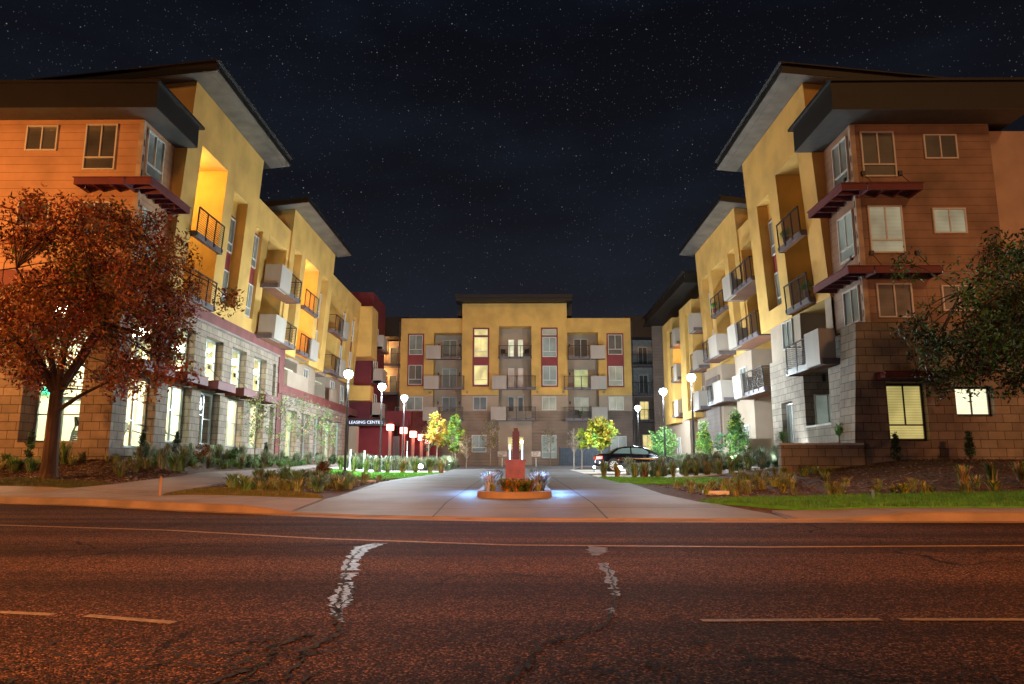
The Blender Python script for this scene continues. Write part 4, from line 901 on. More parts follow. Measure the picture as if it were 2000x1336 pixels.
street_lamp(-8.1, 43.2, 5.0, PW, 'lamp post in front of the sign canopy, second of the left lamps')
street_lamp(-7.9, 50.5, 4.9, PW*1.3, 'farthest lamp post of the left side, before the lantern row')
street_lamp(9.35, 39.5, 4.9, PW*.72, 'lamp post among the right wing shrubs, nearest of the right lamps')
street_lamp(8.95, 45.3, 4.7, PW*.85, 'lamp post behind the parked black sedan with the strongest glare')
street_lamp(9.9, 61.0, 4.7, PW*1.0, 'small far lamp post before the dark right corner block')
# sodium lamps of the road, just outside the picture
def road_lamp(x, y, h, ax, power, aim, spot=None, col=(1, .31, .07)):
    t = thing('road_lamp', (x, y, 0), 'tall road lamp with orange light beyond the ' + ('left' if x < 0 and y > 5 else 'right' if y > 5 else 'near') + ' edge of the picture', 'road lamp', 'orange road lamps')
    z = H(x, y)
    m = MB(); m.path([(x, y, z), (x, y, h-1), (x+ax*.4, y, h-.1), (x+ax, y, h+.1)], [.12, .08, .06, .05]); part(m, 'pole', DECK, t)
    m = MB(); m.box(x+ax-.35, x+ax+.35, y-.14, y+.14, h+.05, h+.22); part(m, 'lamp_head', DECK, t)
    m = MB(); m.box(x+ax-.28, x+ax+.28, y-.11, y+.11, h+.02, h+.045); part(m, 'lamp_glass', emi('sodium_glow', (1, .45, .12), 20), t)
    point('sodium_light', (x+ax, y, h-.12), power, col, .25, t, spot=spot, aim=aim, blend=.9)
road_lamp(-26, 16.5, 9, 1.5, 10500, None, None, (1, .37, .09))
road_lamp(25.5, 12.5, 8, -1.5, 3300, None, None, (1, .40, .17))
road_lamp(-7.5, -6.0, 9, 1.2, 27000, (-4.5, 9, 0), 56, (1, .33, .085))
road_lamp(12, -5.0, 9, -1.2, 24000, (6, 9, 0), 56, (1, .35, .09))
# ================================================================ PLANTS
import numpy as np
def leafmat(name, c, rough=.6, var=.35):
    m = mat(name, c, rough, var=var, scale=2.5, spec=.3); p = m.node_tree.nodes['Principled BSDF']
    return m
LEAF = {k: leafmat('leaf_'+k, c) for k, c in dict(red=(.40, .085, .035), orange=(.62, .24, .055), maroon=(.13, .022, .022), olive=(.20, .19, .05), dark=(.035, .06, .022), green=(.11, .24, .06),
        lime=(.45, .52, .05), yellow=(.55, .42, .06), rust=(.46, .15, .05), grey=(.22, .26, .20), bluegreen=(.12, .27, .15), straw=(.50, .42, .22), lavender=(.50, .52, .70), purple=(.10, .05, .06), fresh=(.20, .42, .09)).items()}
BARK = mat('bark_brown', (.14, .075, .045), .95, scale=6, bump=1, bscale=18, col2=(.05, .028, .02), streak=1)
BARKL = mat('bark_pale', (.40, .33, .26), .9, scale=10, bump=.3, bscale=30)
BARKD = mat('bark_twig', (.16, .09, .07), .9)
def leaves_obj(name, centers, radii, n, ls, lw, mats, weights, parent, seed=1, flat=.0, up=0.):
    """many small pointed leaves in clumps; centers (k,3), radii (k,)"""
    g = np.random.default_rng(seed); k = len(centers); C = np.array(centers, float); Rr = np.array(radii, float)
    idx = g.integers(0, k, n); d = g.normal(size=(n, 3)); d /= np.linalg.norm(d, axis=1)[:, None]
    r = g.random(n)**.45; P = C[idx]+d*(r*Rr[idx])[:, None]*np.array([1, 1, 1-flat])
    a = g.normal(size=(n, 3)); a[:, 2] += up; a /= np.linalg.norm(a, axis=1)[:, None]; b = g.normal(size=(n, 3)); b -= a*(a*b).sum(1)[:, None]; b /= np.linalg.norm(b, axis=1)[:, None]
    S = (ls*g.uniform(.6, 1.3, n))[:, None]; Wd = (lw*g.uniform(.6, 1.3, n))[:, None]
    V = np.empty((n*4, 3)); V[0::4] = P; V[1::4] = P+a*S*.45+b*Wd*.5; V[2::4] = P+a*S; V[3::4] = P+a*S*.45-b*Wd*.5
    o0 = ORG[parent.name] if parent is not None else Vector((0, 0, 0)); V -= np.array(o0)
    me = bpy.data.meshes.new(name); me.vertices.add(n*4); me.vertices.foreach_set('co', V.ravel()); me.loops.add(n*4); me.loops.foreach_set('vertex_index', np.arange(n*4))
    me.polygons.add(n); me.polygons.foreach_set('loop_start', np.arange(0, n*4, 4)); me.polygons.foreach_set('loop_total', np.full(n, 4))
    for q in mats: me.materials.append(LEAF[q])
    # colour follows the clump, with a little mixing
    w_ = np.cumsum(np.array(weights)/sum(weights)); cm = np.searchsorted(w_, g.random(k)); mi = cm[idx]; mx = g.random(n) < .35; mi[mx] = np.searchsorted(w_, g.random(mx.sum()))
    me.polygons.foreach_set('material_index', np.minimum(mi, len(mats)-1).astype(np.int32)); me.update(); me.validate()
    o = bpy.data.objects.new(name, me); sc.collection.objects.link(o)
    if parent is not None: o.parent = parent
    ORG[o.name] = o0.copy(); return o
def limb(mb, a, b, r0, r1, r, bend=.15, n=5):
    a = Vector(a); b = Vector(b); L_ = (b-a).length; pts = []; off = Vector((r.uniform(-1, 1), r.uniform(-1, 1), r.uniform(.2, 1)))*bend*L_
    for k in range(n+1): t = k/n; pts.append(a.lerp(b, t)+off*math.sin(math.pi*t)*.6+Vector((r.uniform(-1, 1), r.uniform(-1, 1), 0))*L_*.012*(0 < k < n))
    mb.path(pts, [r0+(r1-r0)*k/n for k in range(n+1)], 7); return pts
def big_tree(name, x, y, trunk_h, tr, cc, cr, nleaf, mats, wts, label, cat, seed, bark, ls=.2, lw=.075, forks=6, nclump=300, cut=None, low=None, lean=(0, 0), bare=0):
    z0 = H(x, y)-.05; t = thing(name, (x, y, z0), label, cat); r = random.Random(seed); mb = MB()
    top = (x+lean[0], y+lean[1], z0+trunk_h)
    fl = [(x, y, z0), (x+.01, y, z0+.18), (x+.02, y, z0+.5), (x+lean[0]*.4, y+lean[1]*.4, z0+trunk_h*.5), top]
    mb.path(fl, [tr*1.5, tr*1.18, tr*1.02, tr*.92, tr*.8], 12)
    cents = []; tries = 0
    while len(cents) < nclump and tries < 9000:
        tries += 1; d = Vector((r.gauss(0, 1), r.gauss(0, 1), r.gauss(0, 1))); d.normalize(); q = r.random()**.42
        p = Vector((cc[0]+d.x*cr[0]*q, cc[1]+d.y*cr[1]*q, cc[2]+d.z*cr[2]*q)); nn = noise.noise(p*.55+Vector((seed, 0, 0)))
        if nn < -.02 and q > .35: continue
        if q > .86+.4*nn: continue
        if cut and cut(p): continue
        cents.append(p)
    ends = []
    for k in range(forks):
        a = 2*math.pi*k/forks+r.uniform(-.3, .3); e = Vector((cc[0]+math.cos(a)*cr[0]*.5, cc[1]+math.sin(a)*cr[1]*.5, cc[2]+cr[2]*r.uniform(-.15, .65)))
        P = limb(mb, Vector(top)-Vector((0, 0, r.uniform(0, .5))), e, tr*.5, tr*.14, r); ends.append(P)
    for c in cents[:int(nclump*.55)]:
        P = min(ends, key=lambda P: min((q-c).length for q in P[2:])); q = min(P[2:], key=lambda q: (q-c).length)
        limb(mb, q, c, tr*.09, .012, r, n=3)
    if low:
        for a, b, ra, rb in low: ends.append(limb(mb, a, b, ra, rb, r, bend=.08, n=6))
    part(mb, 'trunk', bark, t)
    leaves_obj('crown', cents, [r.uniform(.35, .62) for _ in cents], nleaf, ls, lw, mats, wts, t, seed)
    if bare:
        mb = MB()
        for c in cents[:bare]:
            for _ in range(6): d = Vector((r.gauss(0, 1), r.gauss(0, 1), r.gauss(.4, 1))).normalized()*r.uniform(.3, .8); mb.tube(c, c+d, .008, .002, n=3, cap=False)
        part(mb, 'twigs', BARKD, t)
    return t
big_tree('autumn_tree', -14.5, 22.8, 3.0, .225, (-13.9, 22.4, 6.0), (5.0, 3.4, 3.85), 42000, ['red', 'orange', 'maroon', 'olive', 'rust'], [2.4, 3.6, 1.5, 1.9, 3.2],
         'large autumn tree with rust red leaves before the left building', 'tree', 3, BARK, nclump=430, ls=.16, lw=.06, forks=7,
         low=[((-14.3, 22.7, 2.65), (-12.0, 22.3, 3.75), .075, .02), ((-14.3, 22.7, 3.3), (-13.2, 22.3, 3.2), .045, .015)], cut=lambda p: p.z < 3.25+.12*abs(p.x+13.5) or (p.z > 8.2 and p.x < -15.5))
big_tree('dark_tree', 16.1, 21.5, 3.2, .22, (15.3, 21.3, 5.2), (4.4, 3.2, 3.3), 23000, ['dark', 'green', 'maroon', 'olive', 'bluegreen'], [5, 3.0, .5, .8, 1.4],
         'dark leafy tree at the right edge in front of the brown corner', 'tree', 11, BARK, nclump=300, ls=.17, lw=.065, forks=6, bare=150, cut=lambda p: p.z < 2.35+.45*max(0, 14.3-p.x) or p.z > 7.4+.2*(p.x-13))
def small_tree(x, y, h, z1, rx, n, mats, wts, label, seed, bark=BARKL, name='young_tree', group=None, ls=.13, lw=.08, tr=.045, nc=40, twig=True, stems=1, cone=False):
    z0 = H(x, y)-.02; t = thing(name, (x, y, z0), label, 'tree' if 'tree' in name else 'shrub', group); r = random.Random(seed); mb = MB()
    cz = z0+(z1+h)/2; rz = (h-z1)/2; cents = []
    for s_ in range(stems):
        ox, oy = (r.uniform(-.2, .2), r.uniform(-.2, .2)) if stems > 1 else (0, 0)
        top = Vector((x+ox*2+r.uniform(-.06, .06), y+oy*2, z0+h*.93)); mb.path([(x+ox, y+oy, z0), (x+ox*1.4+.02, y+oy, z0+h*.35), (x+ox*1.8, y+oy*1.8, z0+h*.7), top], [tr, tr*.8, tr*.5, .008], 6)
    for k in range(nc):
        while 1:
            u = Vector((r.uniform(-1, 1), r.uniform(-1, 1), r.uniform(-1, 1)))
            if u.length <= 1: break
        f = 1 if not cone else (1-(u.z+1)/2*.85)*(1 if u.z > -1 else 1)
        c = Vector((x+u.x*rx*f*.9, y+u.y*rx*f*.9, cz+u.z*rz*.92)); cents.append(c)
        if twig: mb.tube((x, y, max(z0+z1*.7, c.z-.35-.25*abs(u.x))), c, tr*.28, .005, n=4, cap=False)
    part(mb, 'trunk', bark, t)
    if n: leaves_obj('crown', cents, [rx*r.uniform(.22, .4) for _ in cents], n, ls, lw, mats, wts, t, seed)
    else:
        mb = MB()
        for c in cents:
            for _ in range(7): d = Vector((r.gauss(0, 1), r.gauss(0, 1), r.gauss(.6, .8))).normalized()*r.uniform(.1, .35); mb.tube(c, c+d, .006, .002, n=3, cap=False)
        part(mb, 'twigs', bark, t)
    return t
YT = 'young trees along the court drive'
small_tree(4.95, 44.6, 3.3, 1.25, .95, 2600, ['lime', 'yellow', 'fresh'], [5, 3, 1], 'bright lime yellow young tree lit from below beside the black sedan', 21, group=YT, ls=.17, lw=.13, nc=44)
small_tree(4.6, 54.0, 2.9, 1.3, .62, 900, ['lime', 'fresh'], [3, 2], 'smaller lime green young tree half hidden behind the brightest one', 22, group=YT, ls=.16, lw=.11, nc=26)
small_tree(3.75, 50.5, 3.1, 1.0, .5, 0, [], [], 'bare pinkish sapling left of the lime tree by the dark fence', 23, group=YT, nc=34)
small_tree(-5.75, 52.0, 4.0, 1.4, .75, 1700, ['yellow', 'orange', 'lime'], [3, 2, 2], 'yellow and orange young tree, front one of the left group', 24, group=YT, ls=.16, lw=.12)
small_tree(-6.9, 56.5, 3.6, 1.1, .62, 1300, ['maroon', 'olive', 'dark'], [3, 2, 2], 'dark bronze young tree at the left end of its group', 25, group=YT)
small_tree(-4.75, 55.5, 4.1, 1.1, .70, 1900, ['fresh', 'lime', 'green'], [3, 2, 1], 'fresh green young tree right in the left group', 26, group=YT, ls=.15, lw=.11)
small_tree(-5.35, 59.5, 3.6, 1.1, .62, 900, ['green', 'olive', 'maroon'], [2, 2, 1], 'dim green young tree at the back of the left group', 29, group=YT)
small_tree(-3.85, 54.5, 2.7, .9, .68, 260, ['straw', 'rust'], [3, 1], 'nearly bare pink twigged young tree at the right end of the left group', 27, group=YT, nc=46)
small_tree(-2.6, 68.0, 4.6, 1.0, .95, 700, ['olive', 'straw'], [2, 1], 'thin olive young tree against the brown ground floor of the central block', 28, group=YT, nc=36)
small_tree(3.0, 70.5, 3.9, 1.2, .8, 240, ['olive', 'straw'], [2, 1], 'thin dull young tree by the cyan lit ground window', 30, group=YT, nc=36)
SG = 'tall shrubs along the right wing'
small_tree(11.2, 38.0, 3.0, .15, .85, 3400, ['fresh', 'green', 'lime', 'bluegreen'], [3, 3, 1, 2], 'tallest leafy shrub by the white patio wall, widening to its foot', 31, name='tall_shrub', group=SG, cone=True, ls=.12, lw=.08, nc=80, twig=False)
small_tree(10.9, 43.5, 2.6, .2, .75, 2400, ['lime', 'fresh', 'green'], [2, 3, 2], 'bright green shrub just behind the nearest right lamp post', 32, name='tall_shrub', group=SG, cone=True, nc=60, twig=False)
small_tree(9.3, 47.5, 2.8, .3, .95, 2200, ['fresh', 'green', 'bluegreen'], [3, 3, 1], 'round headed green shrub right of the sedan bonnet', 33, name='tall_shrub', group=SG, nc=50, twig=False)
small_tree(12.6, 45.5, 2.2, .1, .6, 900, ['bluegreen', 'green'], [2, 2], 'low blue green shrub before the beige ground floor window', 34, name='tall_shrub', group=SG, nc=36, twig=False)
for i, (x, y, h) in enumerate(((-12.7, 35.5, 3.9), (-13.0, 40.0, 4.2), (-12.8, 43.5, 4.3), (-12.6, 47.0, 4.1), (-13.0, 50.5, 3.6))):
    small_tree(x, y, h, .8, .75, 520, ['fresh', 'straw', 'grey'], [2, 1, 1], ['slender sapling with a few pale leaves, nearest of those before the stone arcade', 'second slender sapling before the stone arcade', 'slender sapling midway along the stone arcade',
               'greenest of the slender saplings before the stone arcade', 'farthest slender sapling, by the last arcade window'][i], 40+i, name='slender_tree', group='slender trees before the stone arcade', bark=BARKD, tr=.028, nc=44, ls=.12, lw=.07)
def bush(x, y, rx, h, n, mats, wts, label, seed, name='round_bush', group='clipped bushes and small conifers', cone=False, ls=.07, lw=.045, lift=.0):
    z0 = H(x, y)-.03; t = thing(name, (x, y, z0), label, 'bush', group); r = random.Random(seed); mb = MB(); mb.path([(x, y, z0), (x, y, z0+h*.5)], [.03, .02], 6); part(mb, 'stem', BARKD, t)
    c = []; rr = []
    for k in range(60):
        while 1:
            u = Vector((r.uniform(-1, 1), r.uniform(-1, 1), r.uniform(-1, 1)))
            if u.length <= 1: break
        f = (1-(u.z+1)/2*.9) if cone else 1
        c.append((x+u.x*rx*f*.8, y+u.y*rx*f*.8, z0+lift+h*.5+u.z*h*.45)); rr.append(rx*.28)
    leaves_obj('foliage', c, rr, n, ls, lw, mats, wts, t, seed); return t
bush(-12.9, 33.5, .33, .75, 1500, ['dark', 'green'], [1, 2], 'round green clipped bush before the fourth stone pier', 51)
bush(-12.7, 47.0, .33, .75, 1200, ['dark', 'green'], [2, 1], 'round dark bush, left of the far pair near the first left lamp', 52)
bush(-12.3, 49.0, .33, .72, 1200, ['dark', 'green'], [2, 1], 'round dark bush, right of the far pair near the first left lamp', 53)
bush(-13.3, 31.0, .42, .85, 1500, ['rust', 'maroon', 'olive'], [3, 2, 2], 'brownish red bush in front of the third stone pier', 54)
bush(-8.1, 30.8, .34, .82, 2200, ['rust', 'maroon', 'olive'], [2, 2, 2], 'rusty brown clipped bush at the edge of the bright lawn', 55)
for i, (x, y, h, lb) in enumerate(((-13.9, 27.2, 1.25, 'small dark conifer by the first arcade window'), (-13.9, 29.9, 1.2, 'small dark conifer by the second arcade window'), (-16.6, 25.0, 1.35, 'small conifer beside the trunk of the autumn tree'), (13.3, 26.2, 1.15, 'small conifer left of the large lit street window'), (15.9, 26.2, 1.2, 'small conifer right of the large lit street window'), (-13.7, 40.0, 1.1, 'small far conifer by the arcade'))):
    bush(x, y, .24, h, 1500, ['dark', 'bluegreen'], [3, 1], lb, 60+i, name='small_conifer', cone=True, ls=.08, lw=.03)
for i, (x, y, lb) in enumerate(((10.2, 28.6, 'spiky leafed plant at the end of the low stone wall'), (12.2, 28.2, 'spiky leafed plant inside the low wall by the stone corner'))):
    z0 = H(x, y); t = thing('spiky_plant', (x, y, z0), lb, 'plant', 'spiky plants behind the low wall'); m = MB(); r = random.Random(i)
    hh = 1.35
    m.tube((x, y, z0), (x, y, z0+hh), .03, .02, n=6); part(m, 'stem', BARKD, t); m = MB()
    for k in range(60):
        a = r.uniform(0, 6.28); e = r.uniform(-.1, 1.2); L_ = r.uniform(.25, .5); q = Vector((math.cos(a)*math.cos(e), math.sin(a)*math.cos(e), math.sin(e)))
        s_ = q.cross(Vector((0, 0, 1))).normalized()*.022; b0 = Vector((x, y, z0+hh-.3+r.uniform(0, .35))); tip = b0+q*L_-Vector((0, 0, .08)); m.quad(b0-s_, b0+s_, b0+q*L_*.55+s_, b0+q*L_*.55-s_); m.quad(b0+q*L_*.55-s_, b0+q*L_*.55+s_, tip)
    part(m, 'leaves', LEAF['fresh'], t)
# grass clumps -------------------------------------------------------------
def clump_mesh(name, n, h, spread, mats, seed, w_=.012):
    r = random.Random(seed); V = []; Fc = []; mi = []
    for k in range(n):
        a = r.uniform(0, 6.283); b0 = Vector((r.gauss(0, .06), r.gauss(0, .06), 0))*spread*2; L_ = h*r.uniform(.55, 1.1); out = spread*r.uniform(.2, 1.1); d = Vector((math.cos(a), math.sin(a), 0)); s_ = Vector((-d.y, d.x, 0))*w_*r.uniform(.6, 1.4)
        p0 = b0; p1 = b0+d*out*.30+Vector((0, 0, L_*.55)); p2 = b0+d*out*.72+Vector((0, 0, L_*.9)); p3 = b0+d*out*1.15+Vector((0, 0, L_*r.uniform(.8, 1.02)))
        i = len(V); V += [p0-s_, p0+s_, p1-s_, p1+s_, p2-s_*.7, p2+s_*.7, p3]; Fc += [(i, i+1, i+3, i+2), (i+2, i+3, i+5, i+4), (i+4, i+5, i+6)]; q = r.randrange(len(mats)); mi += [q]*3
    me = bpy.data.meshes.new(name); me.from_pydata(V, [], Fc)
    for q in mats: me.materials.append(LEAF[q])
    me.polygons.foreach_set('material_index', mi); me.update(); return me
CM = [clump_mesh('grass_clump', 170, .72, .30, ['fresh', 'green', 'straw'], 1), clump_mesh('grass_clump', 150, .66, .34, ['straw', 'olive', 'fresh', 'rust'], 2), clump_mesh('grass_clump', 190, .95, .42, ['bluegreen', 'straw', 'grey'], 3)]
def clump(x, y, k, s_, label, group, cat='ornamental grass'):
    o = bpy.data.objects.new('grass_clump' if 'grass' in cat else 'flower_clump', CM[k]); o['kind'] = 'thing'; sc.collection.objects.link(o); o.location = (x, y, H(x, y)-.01); o.scale = (s_, s_, s_); o.rotation_euler = (0, 0, rnd.uniform(0, 6)); return tag(o, label, cat, group)
for i, (x, y) in enumerate(((-9.9, 41.2), (-9.2, 41.25), (-8.5, 41.3), (-7.9, 41.2), (-7.3, 41.3), (-6.45, 41.1), (-5.7, 41.1), (-4.9, 41.0), (-4.25, 40.6))):
    clump(x, y, 0 if i not in (5, 8) else 1, 1.15, 'upright grass clump in the row along the left bright lawn', 'grass clumps along the left lawn')
for i, (x, y) in enumerate(((3.75, 32.9), (4.35, 32.8), (5.05, 32.6), (5.5, 32.5), (6.05, 32.4), (6.7, 32.3), (7.2, 32.1), (7.6, 31.9), (8.0, 31.6), (8.4, 31.2), (8.8, 30.9))):
    clump(x, y, (0, 1)[i in (1, 3, 8)], .95, 'upright grass clump in the row along the right bright lawn', 'grass clumps along the right lawn')
def scatter(name, pts, ks, lo, hi, kind_label):
    """one merged mass of ground planting"""
    V = []; Fc = []; mi = []; r = random.Random(len(pts)); mats = []; 
    for k in ks:
        for m_ in CM[k].materials:
            if m_ not in mats: mats.append(m_)
    for x, y in pts:
        k = r.choice(ks); me = CM[k]; s_ = r.uniform(lo, hi); a = r.uniform(0, 6.28); c, s2 = math.cos(a)*s_, math.sin(a)*s_; z = H(x, y)-.01; i0 = len(V); sub = r.random()
        for v in me.vertices: q = v.co; V.append((x+q.x*c-q.y*s2, y+q.x*s2+q.y*c, z+q.z*s_))
        mp = [mats.index(m_) for m_ in me.materials]
        for f in me.polygons: Fc.append(tuple(i0+v for v in f.vertices)); mi.append(mp[f.material_index])
    me = bpy.data.meshes.new(name); me.from_pydata(V, [], Fc)
    for m_ in mats: me.materials.append(m_)
    me.polygons.foreach_set('material_index', mi); o = bpy.data.objects.new(name, me); sc.collection.objects.link(o); o['kind'] = 'stuff'; return o
r = random.Random(5); U = r.uniform
CM += [clump_mesh('tuft', 60, .28, .26, ['straw', 'olive', 'straw', 'fresh'], 4, .007), clump_mesh('tuft', 90, .38, .34, ['green', 'bluegreen', 'grey', 'fresh'], 5, .011), clump_mesh('tuft', 50, .22, .22, ['olive', 'fresh', 'yellow'], 6, .012)]
P1 = []
for _ in range(270):
    y = U(25.8, 46); xr = -11.5-.02*(y-25); P1.append((U(-14.3, xr-.1), y))
scatter('bed_planting', [p for p in P1 if not (p[1] < 28 and p[0] > -12.2)], (4, 4, 4, 5, 2), .5, .9, '')
scatter('bed_planting', [(U(-11.1, -7.2), U(45.5, 52)) for _ in range(90)]+[(U(-7.5, -4.6), U(47, 60)) for _ in range(60)], (2, 2, 4), .7, 1.05, '')
scatter('bed_planting', [(U(8.2, 12.6), U(31.5, 38)) for _ in range(70)]+[(U(5.2, 9.2), U(33.4, 36.5)) for _ in range(55)]+[(U(9.2, 13.4), U(38, 54)) for _ in range(110)], (2, 0, 4), .6, 1.0, '')
scatter('dry_planting', [(U(-9.2, -5.3), U(22.3, 30)) for _ in range(85)]+[(U(-7.6, -4.9), U(19.6, 22.6)) for _ in range(26)], (3, 3, 5, 4), .7, 1.5, '')
scatter('dry_planting', [(U(4.3, 9.5), U(17.6, 24)) for _ in range(60)]+[(U(9, 24), U(17.3, 18.6)) for _ in range(46)]+[(U(7.6, 10.5), U(24, 27)) for _ in range(24)], (3, 5, 3), .7, 1.35, '')
scatter('dry_planting', [(U(-25, -12.6), U(23.2, 25.9)) for _ in range(55)], (3, 4, 3), .8, 1.6, '')
GRS = [(11.3, 19.0, 1), (12.0, 19.0, 0), (12.9, 19.2, 1), (13.5, 19.1, 1), (14.8, 19.0, 1), (15.7, 19.2, 1)]
for i, (x, y, k) in enumerate(GRS): clump(x, y, k, .8, 'short dry grass clump along the back of the street lawn at right' if k else 'green grass clump among the dry ones along the street lawn at right', 'grass clumps behind the street lawn')
for i, (x, y, k, s_) in enumerate(((-15.6, 25.3, 0, 1.1), (-12.9, 25.6, 3, 1.5), (-11.9, 25.9, 4, 1.8), (-18.3, 24.6, 1, 1.1))):
    clump(x, y, min(k, 2) if k < 3 else k, s_, ['green grass clump left of the autumn tree trunk', 'small dry grass clump at the foot of the stone corner', 'green grass clump in the mulch right of the stone corner', 'dry grass clump at the left edge below the gym window'][i], 'grass clumps in the left mulch bed')
# short blades on the lawns so their edges are not knife sharp
def blades(name, polys, n, h, mats, seed):
    r = random.Random(seed); V = []; Fc = []; mi = []
    def inside(p, P):
        c = False; j = len(P)-1
        for i in range(len(P)):
            if (P[i][1] > p[1]) != (P[j][1] > p[1]) and p[0] < (P[j][0]-P[i][0])*(p[1]-P[i][1])/(P[j][1]-P[i][1])+P[i][0]: c = not c
            j = i
        return c
    for P in polys:
        xs = [p[0] for p in P]; ys = [p[1] for p in P]; k = 0
        while k < n:
            x, y = r.uniform(max(-19, min(xs))-.04, min(19, max(xs))+.04), r.uniform(min(ys)-.02, max(ys)+.02)
            if not inside((x, y), P): k += .2; continue
            k += 1; z = H(x, y)+.03; a = r.uniform(0, 3.14); c, s_ = math.cos(a)*.012, math.sin(a)*.012; i = len(V); hh = h*r.uniform(.5, 1.3)
            V += [(x-c, y-s_, z), (x+c, y+s_, z), (x+r.uniform(-.03, .03), y+r.uniform(-.03, .03), z+hh)]; Fc.append((i, i+1, i+2)); mi.append(r.randrange(len(mats)))
    me = bpy.data.meshes.new(name); me.from_pydata(V, [], Fc)
    for m_ in mats: me.materials.append(m_)
    me.polygons.foreach_set('material_index', mi); o = bpy.data.objects.new(name, me); sc.collection.objects.link(o); o['kind'] = 'stuff'
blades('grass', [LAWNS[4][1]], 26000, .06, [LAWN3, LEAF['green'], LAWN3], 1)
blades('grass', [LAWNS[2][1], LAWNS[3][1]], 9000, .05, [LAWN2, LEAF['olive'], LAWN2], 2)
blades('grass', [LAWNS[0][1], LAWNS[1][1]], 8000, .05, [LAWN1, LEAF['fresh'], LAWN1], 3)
# bark chips on the beds
def chips(n):
    r = random.Random(9); V = []; Fc = []; mi = []
    for _ in range(n):
        q = r.random()
        if q < .35: x, y = r.uniform(-20, -11.6), r.uniform(22.6, 26.1)
        elif q < .6: x, y = r.uniform(-9.3, -5.0), r.uniform(21.2, 31)
        else: x, y = r.uniform(4.5, 20), r.uniform(17.2, 26.8)
        if -9.2 < x < 0 and x > -5.0-(.0): continue
        z = H(x, y)-.012; a = r.uniform(0, 6.28); L_, W_ = r.uniform(.03, .09), r.uniform(.012, .03); t = r.uniform(-.4, .4)
        dx, dy = math.cos(a)*L_, math.sin(a)*L_; ex, ey = -math.sin(a)*W_, math.cos(a)*W_; i = len(V)
        V += [(x-dx, y-dy, z), (x+ex, y+ey, z+.02), (x+dx, y+dy, z+.02+t*.05), (x-ex, y-ey, z+.012)]; Fc.append((i, i+1, i+2, i+3)); mi.append(r.randrange(3))
    me = bpy.data.meshes.new('bark_chips'); me.from_pydata(V, [], Fc)
    for m_ in (BARKD, BARK, BARKL): me.materials.append(m_)
    me.polygons.foreach_set('material_index', [0 if q < 2 and k % 9 else q for k, q in enumerate(mi)]); o = bpy.data.objects.new('bark_chips', me); sc.collection.objects.link(o); o['kind'] = 'stuff'
chips(16000)
